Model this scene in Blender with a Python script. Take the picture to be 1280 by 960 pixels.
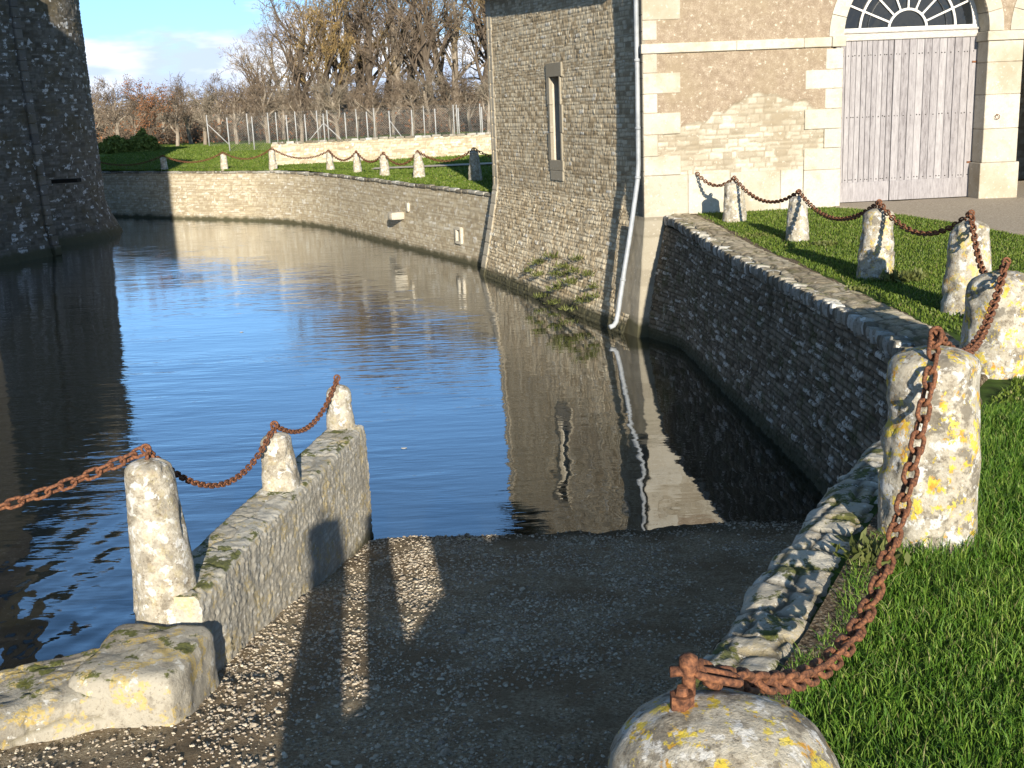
import bpy, math, random
import numpy as np
from mathutils import Vector
rad = math.radians
ORD = ('first', 'second', 'third', 'fourth', 'fifth', 'sixth', 'seventh', 'eighth', 'ninth', 'tenth', 'eleventh', 'twelfth', 'thirteenth', 'fourteenth', 'fifteenth', 'sixteenth', 'seventeenth', 'eighteenth', 'nineteenth', 'twentieth')
SC = bpy.context.scene
for o in list(bpy.data.objects): bpy.data.objects.remove(o)

# ---------------------------------------------------------------- camera
F, PITCH, ROLL, H = 1420.0, rad(13.85), rad(2.4), 5.2
fwd = np.array([0, math.cos(PITCH), -math.sin(PITCH)])
up0 = np.array([0, math.sin(PITCH), math.cos(PITCH)]); r0 = np.array([1., 0, 0])
CR = math.cos(ROLL)*r0 - math.sin(ROLL)*up0
CU = math.sin(ROLL)*r0 + math.cos(ROLL)*up0
CAM = np.array([0., 0., H])
cd = bpy.data.cameras.new('camera'); cam = bpy.data.objects.new('camera', cd); SC.collection.objects.link(cam)
from mathutils import Matrix
cam.matrix_world = Matrix(((CR[0], CU[0], -fwd[0], 0), (CR[1], CU[1], -fwd[1], 0), (CR[2], CU[2], -fwd[2], H), (0, 0, 0, 1)))
cd.sensor_width = 36; cd.lens = 36*F/1280; cd.clip_start = 0.05; cd.clip_end = 6000
SC.camera = cam
# ---------------------------------------------------------------- sun and sky
SUN_AZ, SUN_EL = rad(7.5), rad(16.5)          # behind the camera, a little to the right
S = np.array([math.sin(SUN_AZ)*math.cos(SUN_EL), -math.cos(SUN_AZ)*math.cos(SUN_EL), math.sin(SUN_EL)])
sl = bpy.data.lights.new('sun', 'SUN'); sl.energy = 5.0; sl.angle = rad(0.55); sl.color = (1.0, 0.91, 0.76)
so = bpy.data.objects.new('sun', sl); SC.collection.objects.link(so)
so.rotation_euler = Vector(-S).to_track_quat('-Z', 'Y').to_euler()
SC.view_settings.view_transform = 'Standard'; SC.view_settings.look = 'None'
SC.view_settings.gamma = 1; SC.view_settings.exposure = 0.82
wd = bpy.data.worlds.new('World'); SC.world = wd; wd.use_nodes = True
nt = wd.node_tree; nt.nodes.clear(); N = nt.nodes.new; L = nt.links.new
out = N('ShaderNodeOutputWorld'); bg = N('ShaderNodeBackground'); bg.inputs[1].default_value = 0.094
sky = N('ShaderNodeTexSky'); sky.sky_type = 'NISHITA'; sky.sun_disc = False
sky.sun_elevation = SUN_EL; sky.sun_rotation = math.pi - SUN_AZ
sky.air_density = 1.0; sky.dust_density = 0.15; sky.ozone_density = 2.6
tc = N('ShaderNodeTexCoord'); sep = N('ShaderNodeSeparateXYZ'); L(tc.outputs['Generated'], sep.inputs[0])
mp = N('ShaderNodeMapping'); mp.inputs['Scale'].default_value = (1, 1, 3.4); L(tc.outputs['Generated'], mp.inputs[0])
cn = N('ShaderNodeTexNoise'); cn.inputs['Scale'].default_value = 4.2; cn.inputs['Detail'].default_value = 7; cn.inputs['Roughness'].default_value = 0.56
L(mp.outputs[0], cn.inputs['Vector'])
hb = N('ShaderNodeMapRange'); hb.inputs[1].default_value = 0.0; hb.inputs[1].default_value = 0.045; hb.inputs[2].default_value = 0.115; hb.inputs[3].default_value = 0.20; hb.inputs[4].default_value = -0.17; L(sep.outputs[2], hb.inputs[0])
ad = N('ShaderNodeMath'); ad.operation = 'ADD'; L(cn.outputs[0], ad.inputs[0]); L(hb.outputs[0], ad.inputs[1])
bk_ = N('ShaderNodeMapRange'); bk_.inputs[1].default_value = -.1; bk_.inputs[2].default_value = -.6; bk_.inputs[3].default_value = 0; bk_.inputs[4].default_value = .03; L(sep.outputs[1], bk_.inputs[0]); ad2 = N('ShaderNodeMath'); ad2.operation = 'ADD'; L(ad.outputs[0], ad2.inputs[0]); L(bk_.outputs[0], ad2.inputs[1]); ad = ad2
cm = N('ShaderNodeMapRange'); cm.interpolation_type = 'SMOOTHSTEP'; cm.inputs[1].default_value = 0.52; cm.inputs[2].default_value = 0.63; L(ad.outputs[0], cm.inputs[0])
cn2 = N('ShaderNodeTexNoise'); cn2.inputs['Scale'].default_value = 9; cn2.inputs['Detail'].default_value = 5; L(mp.outputs[0], cn2.inputs['Vector'])
cc = N('ShaderNodeValToRGB'); cc.color_ramp.elements[0].position = .42; cc.color_ramp.elements[0].color = (4.4, 5.3, 7.0, 1)
cc.color_ramp.elements[1].position = .64; cc.color_ramp.elements[1].color = (9.5, 9.6, 9.7, 1); L(cn2.outputs[0], cc.inputs[0])
tn = N('ShaderNodeMix'); tn.data_type = 'RGBA'; tn.blend_type = 'MULTIPLY'; tn.inputs[0].default_value = 1; 
gr = N('ShaderNodeValToRGB'); ge = gr.color_ramp.elements; ge[0].position = 0; ge[0].color = (.56, .74, 1.18, 1); ge[1].position = 1; ge[1].color = (.80, .68, .52, 1)
for gp_, gc_ in ((.05, (.55, .74, 1.15, 1)), (.18, (.78, 1.0, 1.24, 1)), (.52, (1.05, 1.26, 1.38, 1)), (.72, (.84, .76, .62, 1))):
    e_ = ge.new(gp_); e_.color = gc_
L(sep.outputs[2], gr.inputs[0]); L(gr.outputs[0], tn.inputs[7]); L(sky.outputs[0], tn.inputs[6])
mx = N('ShaderNodeMix'); mx.data_type = 'RGBA'; L(cm.outputs[0], mx.inputs[0]); L(tn.outputs[2], mx.inputs[6]); L(cc.outputs[0], mx.inputs[7])
L(mx.outputs[2], bg.inputs[0]); L(bg.outputs[0], out.inputs[0])

# ---------------------------------------------------------------- pixel to place (photo is 1280 x 960)
def ray(px, py):
    d = fwd + CR*(px-640)/F - CU*(py-480)/F
    return d/np.linalg.norm(d)
def at(px, py, z):
    d = ray(px, py); return CAM + d*(z-H)/d[2]
def aty(px, py, Y):
    d = ray(px, py); return CAM + d*Y/d[1]
G = 2.55                                     # level of the lawns above the water

# ---------------------------------------------------------------- noise
_T2 = np.random.default_rng(5).random((128, 128)); _T3 = np.random.default_rng(6).random((48, 48, 48))
def n2(x, y):
    xi = np.floor(x).astype(int); yi = np.floor(y).astype(int); fx = x-xi; fy = y-yi
    fx = fx*fx*(3-2*fx); fy = fy*fy*(3-2*fy); a = xi % 128; b = yi % 128; a1 = (a+1) % 128; b1 = (b+1) % 128
    return (_T2[a, b]*(1-fx)+_T2[a1, b]*fx)*(1-fy)+(_T2[a, b1]*(1-fx)+_T2[a1, b1]*fx)*fy
def f2(x, y, o=4):
    s = 0; a = .5; t = 0
    for k in range(o): s = s+a*n2(x*2**k+17.3*k, y*2**k+9.1*k); t += a; a *= .5
    return s/t
def n3(P):
    i = np.floor(P).astype(int); f = P-i; f = f*f*(3-2*f); i0 = i % 48; i1 = (i0+1) % 48; r = 0
    for dx in (0, 1):
        for dy in (0, 1):
            for dz in (0, 1):
                w = (f[:, 0] if dx else 1-f[:, 0])*(f[:, 1] if dy else 1-f[:, 1])*(f[:, 2] if dz else 1-f[:, 2])
                r = r+w*_T3[(i1 if dx else i0)[:, 0], (i1 if dy else i0)[:, 1], (i1 if dz else i0)[:, 2]]
    return r
def f3(P, o=4):
    s = 0; a = .5; t = 0
    for k in range(o): s = s+a*n3(P*2**k+11.7*k); t += a; a *= .5
    return s/t
def smooth(a, b, x):
    t = np.clip((x-a)/(b-a), 0, 1); return t*t*(3-2*t)

# ---------------------------------------------------------------- mesh helpers
COL = SC.collection
def link(o, parent=None):
    COL.objects.link(o)
    if parent is not None: o.parent = parent
    return o
def make(name, V, Fc, mat, parent=None, col=None, smooth_=True, loc=None):
    """V (n,3); Fc list of (m,3)/(m,4) index arrays; mat or list of mats; one mesh object"""
    V = np.asarray(V, float); fs = [np.asarray(f, int) for f in (Fc if isinstance(Fc, list) and isinstance(Fc[0], np.ndarray) else [np.asarray(Fc)]) if len(f)]
    me = bpy.data.meshes.new(name); org = np.zeros(3) if loc is None else np.asarray(loc, float)
    me.vertices.add(len(V)); me.vertices.foreach_set('co', (V-org).ravel())
    li = np.concatenate([f.ravel() for f in fs]); tot = np.concatenate([np.full(len(f), f.shape[1]) for f in fs])
    me.loops.add(len(li)); me.loops.foreach_set('vertex_index', li)
    me.polygons.add(len(tot)); me.polygons.foreach_set('loop_start', np.concatenate([[0], np.cumsum(tot)[:-1]])); me.polygons.foreach_set('loop_total', tot)
    me.polygons.foreach_set('use_smooth', np.full(len(tot), bool(smooth_)))
    me.update(calc_edges=True)
    if col is not None:
        a = me.color_attributes.new('Col', 'FLOAT_COLOR', 'POINT'); a.data.foreach_set('color', np.asarray(col, float).ravel())
    me.materials.append(mat)
    o = bpy.data.objects.new(name, me); o.location = org
    link(o, parent)
    if parent is not None: o.matrix_parent_inverse = Matrix.Translation(parent.location).inverted()
    return o
def tag(o, label=None, cat=None, group=None, kind=None):
    if label: o['label'] = label
    if cat: o['category'] = cat
    if group: o['group'] = group
    if kind: o['kind'] = kind
    return o
def thing(name, label, cat, loc=(0, 0, 0), group=None):
    o = bpy.data.objects.new(name, None); o.location = loc; o.empty_display_size = .2; link(o)
    return tag(o, label, cat, group)
class MB:
    def __init__(s): s.v = []; s.q = []; s.t = []; s.c = []; s.n = 0
    def add(s, V, Q=None, T=None, c=None):
        V = np.asarray(V, float)
        if Q is not None and len(Q): s.q.append(np.asarray(Q)+s.n)
        if T is not None and len(T): s.t.append(np.asarray(T)+s.n)
        s.v.append(V); s.c.append(np.tile(c if c is not None else (.5, .5, 1, 1), (len(V), 1)) if c is None or np.ndim(c) == 1 else c); s.n += len(V)
    def build(s, name, mat, parent=None, smooth_=False, loc=None):
        fs = []
        if s.q: fs.append(np.concatenate(s.q))
        if s.t: fs.append(np.concatenate(s.t))
        return make(name, np.concatenate(s.v), fs, mat, parent, np.concatenate(s.c), smooth_, loc)
    def box(s, c, ax, ay, az, bev=0.0, col=None):
        """box centred on c with half-axis vectors; bevel = chamfer size in metres"""
        c, ax, ay, az = [np.asarray(k, float) for k in (c, ax, ay, az)]
        la, lb, lc = [np.linalg.norm(k) for k in (ax, ay, az)]
        if bev <= 0:
            V = np.array([c+i*ax+j*ay+k*az for i in (-1, 1) for j in (-1, 1) for k in (-1, 1)])
            s.add(V, [(0, 1, 3, 2), (4, 6, 7, 5), (0, 4, 5, 1), (2, 3, 7, 6), (0, 2, 6, 4), (1, 5, 7, 3)], c=col); return
        b = min(bev, .45*min(la, lb, lc)); V = []; idx = {}
        for i in (-1, 1):
            for j in (-1, 1):
                for k in (-1, 1):
                    for m in range(3):
                        f = [1-b/la, 1-b/lb, 1-b/lc]; f[m] = 1
                        idx[(i, j, k, m)] = len(V); V.append(c+i*f[0]*ax+j*f[1]*ay+k*f[2]*az)
        Q = []; T = []
        R4 = ((-1, -1), (1, -1), (1, 1), (-1, 1))
        for sg in (-1, 1):
            Q.append([idx[(sg, a, d, 0)] for a, d in R4]); Q.append([idx[(a, sg, d, 1)] for a, d in R4]); Q.append([idx[(a, d, sg, 2)] for a, d in R4])
        for a in (-1, 1):
            for d in (-1, 1):
                Q.append([idx[(a, d, -1, 0)], idx[(a, d, 1, 0)], idx[(a, d, 1, 1)], idx[(a, d, -1, 1)]])
                Q.append([idx[(a, -1, d, 0)], idx[(a, 1, d, 0)], idx[(a, 1, d, 2)], idx[(a, -1, d, 2)]])
                Q.append([idx[(-1, a, d, 1)], idx[(1, a, d, 1)], idx[(1, a, d, 2)], idx[(-1, a, d, 2)]])
        for i in (-1, 1):
            for j in (-1, 1):
                for k in (-1, 1): T.append([idx[(i, j, k, m)] for m in range(3)])
        s.add(V, Q, T, c=col)
    def tubes(s, P0, P1, R0, R1, sides=4, cap=False):
        P0, P1 = np.asarray(P0, float), np.asarray(P1, float); d = P1-P0; d /= np.linalg.norm(d, axis=1)[:, None]+1e-9
        a = np.where(np.abs(d[:, 2:3]) > .9, [[1., 0, 0]], [[0, 0, 1.]]); u = np.cross(d, a); u /= np.linalg.norm(u, axis=1)[:, None]; w = np.cross(d, u)
        n = len(P0); V = np.zeros((n, 2, sides, 3)); R0 = np.broadcast_to(R0, n); R1 = np.broadcast_to(R1, n)
        for k in range(sides):
            t = 2*math.pi*k/sides; o = u*math.cos(t)+w*math.sin(t)
            V[:, 0, k] = P0+o*R0[:, None]; V[:, 1, k] = P1+o*R1[:, None]
        b = (np.arange(n)*2*sides)[:, None]; Q = []
        for k in range(sides): Q.append(np.concatenate([b+k, b+(k+1) % sides, b+sides+(k+1) % sides, b+sides+k], 1))
        T = []
        if cap:
            for k in range(1, sides-1):
                T.append(np.concatenate([b, b+k+1, b+k], 1)); T.append(np.concatenate([b+sides, b+sides+k, b+sides+k+1], 1))
        s.add(V.reshape(-1, 3), np.concatenate(Q), np.concatenate(T) if T else None)
    def path(s, P, r, sides=8):
        P = np.asarray(P, float); n = len(P); r = np.broadcast_to(r, n); V = []; tp = None
        for i in range(n):
            d = P[min(i+1, n-1)]-P[max(i-1, 0)]; d /= np.linalg.norm(d)
            if tp is None: u = np.cross(d, [0, 0, 1.]) if abs(d[2]) < .9 else np.cross(d, [1., 0, 0])
            else: u = tp-d*np.dot(tp, d)
            u /= np.linalg.norm(u); tp = u; w = np.cross(d, u)
            for k in range(sides): t = 2*math.pi*k/sides; V.append(P[i]+r[i]*(u*math.cos(t)+w*math.sin(t)))
        Q = [(i*sides+k, i*sides+(k+1) % sides, (i+1)*sides+(k+1) % sides, (i+1)*sides+k) for i in range(n-1) for k in range(sides)]
        V += [P[0], P[-1]]; T = [(n*sides, (k+1) % sides, k) for k in range(sides)]+[(n*sides+1, (n-1)*sides+k, (n-1)*sides+(k+1) % sides) for k in range(sides)]
        s.add(V, Q, T)
def grid_faces(nu, nv, keep=None):
    i, j = np.meshgrid(np.arange(nu-1), np.arange(nv-1), indexing='ij'); a = i*nv+j
    q = np.stack([a, a+nv, a+nv+1, a+1], -1)
    return q[keep] if keep is not None else q.reshape(-1, 4)

# ---------------------------------------------------------------- stone pattern
def stones(U, V, seed, ch, sw, joint=.02, warp=.35):
    """coursed rubble: returns relief 0..1, two numbers per stone"""
    rg = np.random.default_rng(seed); sh = U.shape; U = U.ravel(); V = V.ravel()
    Vw = V+ch*warp*2*(f2(U*.5+seed, V*.4, 3)-.5)+ch*.35*(n2(U*5+seed, V*5)-.5)
    v0 = Vw.min()-ch; n = int((Vw.max()-v0)/ch*1.6)+6; b = v0+np.cumsum(ch*rg.uniform(.65, 1.4, n))-ch
    r = np.clip(np.searchsorted(b, Vw)-1, 0, n-2); lo = b[r]; hi = b[r+1]; dv = np.minimum(Vw-lo, hi-Vw)
    Uw = U+ch*.35*(n2(U*6+3+seed, V*6)-.5); h = np.zeros_like(U); du = np.zeros_like(U); r1 = np.zeros_like(U); r2 = np.zeros_like(U)
    u0 = Uw.min()-sw*2; m = int((Uw.max()-u0)/sw*2.2)+8
    for row in np.unique(r):
        k = np.nonzero(r == row)[0]; s = u0+np.cumsum(sw*rg.uniform(.45, 1.6, m))-sw*rg.random()
        c = np.clip(np.searchsorted(s, Uw[k])-1, 0, m-2); du[k] = np.minimum(Uw[k]-s[c], s[c+1]-Uw[k])
        A = rg.random(m); B = rg.random(m); r1[k] = A[c]; r2[k] = B[c]
    d = np.minimum(dv, du)+joint*.5*(n2(U*22, V*22)-.5)
    h = smooth(joint*.15, joint*1.2, d)
    return h.reshape(sh), r1.reshape(sh), r2.reshape(sh)
def resample(P, step):
    P = np.asarray(P, float); s = np.concatenate([[0], np.cumsum(np.linalg.norm(np.diff(P, axis=0), axis=1))])
    n = max(2, int(s[-1]/step)+1); t = np.linspace(0, s[-1], n); return t, np.stack([np.interp(t, s, P[:, k]) for k in range(P.shape[1])], 1)
def spline(P, step, it=3):
    P = np.asarray(P, float)
    for _ in range(it):
        Q = [P[0]]
        for a, b in zip(P[:-1], P[1:]): Q += [a*.75+b*.25, a*.25+b*.75]
        Q.append(P[-1]); P = np.array(Q)
    return resample(P, step)
def normals2(P):
    d = np.gradient(P, axis=0); d /= np.linalg.norm(d, axis=1)[:, None]; return np.stack([-d[:, 1], d[:, 0]], 1)   # left of travel
def stone_wall(name, path, z0, z1, res, ch, sw, relief, mat, parent=None, side=1, flare=None, seed=1, keepfn=None, joint=.02, extra=None, warp=.35, loc=None):
    """sheet of coursed stone along a ground path; side +1 = faces left of travel"""
    t, P = path if isinstance(path, tuple) else resample(path, res)
    nz = int((np.max(z1)-z0)/res)+1; k = np.linspace(0, 1, nz)
    zt = np.broadcast_to(z1, len(t)); U, K = np.meshgrid(t, k, indexing='ij'); Z = z0+K*(zt[:, None]-z0)
    h, r1, r2 = stones(U, Z, seed, ch, sw, joint, warp)
    hh = relief*h*(.35+.65*r2)+relief*.8*(f2(U*9+seed, Z*9, 4)-.5)*(.4+h)
    A = np.zeros_like(h)
    if extra: hh, h, r1, r2, A = extra(U, Z, hh, h, r1, r2)
    n = normals2(P)*side; off = hh+(flare(Z, U) if flare else 0)
    X = P[:, None, 0]+n[:, None, 0]*off; Y = P[:, None, 1]+n[:, None, 1]*off
    keep = None
    if keepfn is not None: keep = keepfn((U[:-1, :-1]+U[1:, 1:])/2, (Z[:-1, :-1]+Z[1:, 1:])/2)
    q = grid_faces(len(t), nz, keep)
    if side > 0: q = q[:, ::-1]
    return make(name, np.stack([X, Y, Z], -1).reshape(-1, 3), q, mat, parent, np.stack([r1, r2, h, A], -1).reshape(-1, 4), True, loc)

# ---------------------------------------------------------------- materials
def mat(name):
    m = bpy.data.materials.new(name); m.use_nodes = True; t = m.node_tree; t.nodes.clear()
    o = t.nodes.new('ShaderNodeOutputMaterial'); p = t.nodes.new('ShaderNodeBsdfPrincipled'); t.links.new(p.outputs[0], o.inputs[0])
    p.inputs['Roughness'].default_value = .9; p.inputs['Specular IOR Level'].default_value = .25
    return m, t, p
class NG:
    def __init__(s, t): s.t = t
    def new(s, k, **kw):
        n = s.t.nodes.new('ShaderNode'+k)
        for a, b in kw.items(): setattr(n, a, b)
        return n
    def l(s, a, b): s.t.links.new(a, b)
    def co(s): return s.new('TexCoord').outputs['Object']
    def noise(s, sc, det=4, ro=.55, vec=None, scale3=None):
        n = s.new('TexNoise'); n.inputs['Scale'].default_value = sc; n.inputs['Detail'].default_value = det; n.inputs['Roughness'].default_value = ro
        v = vec or s.new('NewGeometry').outputs['Position']
        if scale3: m = s.new('Mapping'); m.inputs['Scale'].default_value = scale3; s.l(v, m.inputs[0]); v = m.outputs[0]
        s.l(v, n.inputs['Vector']); return n.outputs[0]
    def voro(s, sc, rnd=1):
        n = s.new('TexVoronoi'); n.inputs['Scale'].default_value = sc; s.l(s.new('NewGeometry').outputs['Position'], n.inputs['Vector']); return n
    def ramp(s, fac, stops):
        r = s.new('ValToRGB'); e = r.color_ramp.elements
        while len(e) < len(stops): e.new(.5)
        for k, (p, c) in enumerate(stops): e[k].position = p; e[k].color = (*c, 1) if len(c) == 3 else c
        s.l(fac, r.inputs[0]); return r.outputs[0]
    def rng(s, v, a, b, c=0, d=1):
        m = s.new('MapRange', interpolation_type='SMOOTHSTEP'); m.inputs[1].default_value = a; m.inputs[2].default_value = b; m.inputs[3].default_value = c; m.inputs[4].default_value = d
        s.l(v, m.inputs[0]); return m.outputs[0]
    def math(s, op, a, b=None):
        m = s.new('Math', operation=op)
        for k, v in enumerate((a, b)):
            if v is None: continue
            if hasattr(v, 'is_linked'): s.l(v, m.inputs[k])
            else: m.inputs[k].default_value = v
        return m.outputs[0]
    def mix(s, f, a, b, mode='MIX'):
        m = s.new('Mix', data_type='RGBA', blend_type=mode)
        for k, v in ((0, f), (6, a), (7, b)):
            if hasattr(v, 'is_linked'): s.l(v, m.inputs[k])
            else: m.inputs[k].default_value = v if k == 0 else (*v, 1)
        return m.outputs[2]
    def attr(s): 
        a = s.new('Attribute'); a.attribute_name = 'Col'; p = s.new('SeparateColor'); s.l(a.outputs['Color'], p.inputs[0]); return p.outputs[0], p.outputs[1], p.outputs[2], a.outputs['Alpha']
    def bump(s, p, h, st=.5, dist=.01):
        b = s.new('Bump'); b.inputs['Strength'].default_value = st; b.inputs['Distance'].default_value = dist; s.l(h, b.inputs['Height']); s.l(b.outputs[0], p.inputs['Normal'])
def stone_mat(name, cols, mortar, spot=(.62, .60, .54), spot_amt=.5, spot_scale=14, blotch=(.24, .20, .14), blotch_amt=.35, moss=0.0, alt=None, wetz=None, pale_stone=0.0, bump=.6, lichen=0, up_moss=0):
    m, t, p = mat(name); g = NG(t); r1, r2, h, A = g.attr(); big = g.noise(.9, 5); fine = g.noise(38, 5, .65)
    v = g.math('ADD', g.math('MULTIPLY', r1, .75), g.math('MULTIPLY', fine, .25))
    n = len(cols); c = g.ramp(v, [((k+.5)/n, cc) for k, cc in enumerate(cols)])
    if alt is not None: c = g.mix(A, c, g.ramp(g.math('ADD', g.math('MULTIPLY', fine, .6), g.math('MULTIPLY', g.noise(7, 5), .4)), [(.3, alt[0]), (.5, alt[1]), (.72, alt[2])]))
    c = g.mix(g.math('MULTIPLY', g.rng(big, .45, .7), blotch_amt), c, blotch)
    c = g.mix(g.math('MULTIPLY', g.rng(fine, .44, .32), .5), c, blotch); c = g.mix(g.math('MULTIPLY', g.rng(g.noise(6, 6, .7), .50, .62), .45*blotch_amt), c, blotch)
    c = g.mix(g.math('MULTIPLY', g.math('SUBTRACT', 1.0, h), .85), c, mortar)
    if pale_stone: c = g.mix(g.math('MULTIPLY', g.math('MULTIPLY', g.rng(r2, 1-pale_stone, 1-pale_stone*.6), h), g.rng(g.noise(20, 4), .38, .52)), c, spot)
    if spot_amt: c = g.mix(g.math('MULTIPLY', g.rng(g.noise(spot_scale, 6, .6), .60, .66), spot_amt), c, spot)
    if lichen: c = g.mix(g.math('MULTIPLY', g.math('MULTIPLY', g.rng(g.noise(5, 5, .6), .53, .58), g.rng(g.noise(30, 3), .4, .5)), lichen), c, (.55, .38, .05))
    if moss: c = g.mix(g.math('MULTIPLY', g.rng(g.noise(3.1, 6, .65), .52, .62), moss), c, (.05, .07, .012))
    if up_moss:
        gn = g.new('NewGeometry'); sp = g.new('SeparateXYZ'); g.l(gn.outputs['Normal'], sp.inputs[0])
        c = g.mix(g.math('MULTIPLY', g.math('MULTIPLY', g.rng(sp.outputs[2], .5, .85), g.rng(g.noise(4.3, 6, .7), .52, .57)), up_moss), c, g.ramp(fine, [(.35, (.035, .045, .008)), (.65, (.13, .14, .02))]))
    if wetz is not None:
        gn = g.new('NewGeometry'); sp = g.new('SeparateXYZ'); g.l(gn.outputs['Position'], sp.inputs[0])
        zz = g.math('ADD', sp.outputs[2], g.math('MULTIPLY', g.noise(2.5, 4), -.35))
        c = g.mix(g.rng(zz, wetz, wetz-.25), c, (.075, .07, .04))
    g.l(c, p.inputs['Base Color']); g.bump(p, g.noise(55, 6, .7), bump, .012); return m
YEL = [(.20, .155, .10), (.30, .25, .165), (.36, .30, .20), (.42, .37, .27), (.33, .30, .24)]
M = {}
M['moatwall'] = stone_mat('rubble_limestone', [(.26, .20, .12), (.48, .385, .25), (.62, .52, .36), (.72, .63, .46), (.50, .44, .32)], (.30, .235, .15), spot_amt=.25, pale_stone=.05, wetz=.22, bump=.35, alt=[(.36, .32, .24), (.46, .41, .32), (.54, .49, .39)])
M['facade'] = stone_mat('facade_rubble_and_render', [(.29, .25, .185), (.38, .34, .265), (.44, .40, .32), (.52, .485, .40)], (.25, .21, .15), spot=(.6, .56, .47), spot_amt=.5, blotch=(.27, .215, .14), blotch_amt=.55,
                       alt=[(.16, .118, .08), (.27, .21, .15), (.44, .375, .285)])
M['farwall'] = stone_mat('far_rubble', [(.33, .27, .18), (.42, .355, .245), (.50, .435, .31), (.56, .50, .38), (.45, .41, .32)], (.28, .23, .16), spot_amt=.4, spot_scale=3, wetz=.12, pale_stone=.15, bump=.3)
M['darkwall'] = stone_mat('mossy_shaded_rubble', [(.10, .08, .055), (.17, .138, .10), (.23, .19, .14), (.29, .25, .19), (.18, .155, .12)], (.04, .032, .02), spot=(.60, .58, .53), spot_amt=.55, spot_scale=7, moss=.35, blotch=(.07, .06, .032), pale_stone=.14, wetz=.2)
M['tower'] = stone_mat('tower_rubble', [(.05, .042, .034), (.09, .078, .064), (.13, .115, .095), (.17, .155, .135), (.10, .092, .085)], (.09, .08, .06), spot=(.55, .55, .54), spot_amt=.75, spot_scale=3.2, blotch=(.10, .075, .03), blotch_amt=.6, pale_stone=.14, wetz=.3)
M['ashlar'] = stone_mat('cream_ashlar', [(.40, .365, .295), (.46, .425, .35), (.50, .465, .39), (.43, .40, .33)], (.3, .25, .17), spot=(.68, .65, .57), spot_amt=.35, blotch=(.31, .255, .17), blotch_amt=.7, bump=.5)
M['ashlargrey'] = stone_mat('weathered_ashlar', [(.22, .195, .15), (.28, .25, .195), (.32, .29, .23)], (.15, .13, .09), spot_amt=.2, blotch=(.22, .19, .13), blotch_amt=.3, bump=.3, wetz=.3)
M['coping'] = stone_mat('lichen_coping', [(.42, .375, .29), (.54, .49, .40), (.63, .59, .50), (.48, .44, .35)], (.06, .05, .03), spot=(.68, .66, .60), spot_amt=.7, spot_scale=16, blotch=(.12, .10, .07), blotch_amt=.5, up_moss=.9, lichen=.15)
M['walltop'] = stone_mat('worn_wall_top', [(.30, .25, .17), (.40, .34, .24), (.48, .42, .31), (.35, .30, .22)], (.10, .08, .05), spot=(.55, .50, .42), spot_amt=.5, spot_scale=16, blotch=(.16, .12, .07), blotch_amt=.7, up_moss=.35)
M['copingpale'] = stone_mat('white_lichened_kerb', [(.14, .12, .09), (.26, .235, .19), (.38, .36, .31), (.50, .49, .46)], (.06, .05, .035), spot=(.60, .60, .58), spot_amt=.75, spot_scale=8, blotch=(.10, .085, .055), blotch_amt=.8, up_moss=.5)
M['rampwall'] = stone_mat('pale_ramp_wall', [(.38, .35, .285), (.47, .44, .365), (.54, .51, .435), (.43, .41, .35)], (.34, .31, .25), spot=(.55, .54, .50), spot_amt=.9, spot_scale=12, blotch=(.17, .15, .12), blotch_amt=.6, up_moss=.9, lichen=.3, wetz=.12, bump=.8)
M['kerb'] = stone_mat('weathered_kerb_stone', [(.25, .225, .175), (.33, .30, .24), (.39, .36, .295), (.29, .27, .225)], (.2, .18, .13), spot=(.56, .55, .51), spot_amt=.9, spot_scale=11, blotch=(.12, .10, .075), blotch_amt=.85, up_moss=.9, lichen=.5, wetz=.12, bump=.9)
def bollard_mat(name, yellow, grey):
    m, t, p = mat(name); g = NG(t); gn = g.noise(9, 6, .6); fine = g.noise(45, 5, .7)
    c = g.ramp(g.math('ADD', g.math('MULTIPLY', gn, .6), g.math('MULTIPLY', fine, .4)), [(.36, (.17, .14, .10)), (.46, (.36, .32, .25)), (.56, (.46, .42, .34)), (.68, (.56, .53, .46))])
    c = g.mix(g.math('MULTIPLY', g.rng(g.noise(6.5, 7, .7), .5, .58), grey), c, (.15, .13, .10))
    c = g.mix(g.math('MULTIPLY', g.rng(g.noise(11, 7, .65), .54, .60), .75), c, (.66, .65, .62))
    c = g.mix(g.math('MULTIPLY', g.math('MULTIPLY', g.rng(g.noise(8.5, 8, .72, scale3=(1.3, 1.1, .9)), .535, .57), g.rng(g.noise(26, 3), .36, .46)), yellow), c, g.ramp(g.noise(12, 4), [(.38, (.52, .27, .05)), (.5, (.60, .47, .06)), (.7, (.50, .42, .15))]))
    c = g.mix(g.math('MULTIPLY', g.rng(fine, .40, .30), .7), c, (.07, .06, .045))
    g.l(c, p.inputs['Base Color']); g.bump(p, g.math('ADD', g.noise(60, 6, .75), g.math('MULTIPLY', g.noise(14, 5), 1.2)), .9, .012); return m
M['bollY'] = bollard_mat('lichened_bollard_yellow', 1.0, .8); M['bollG'] = bollard_mat('lichened_bollard_grey', .6, .7); M['bollP'] = bollard_mat('pale_bollard', .12, .45); M['bollF'] = bollard_mat('plain_pale_bollard', .15, .25)
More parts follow.
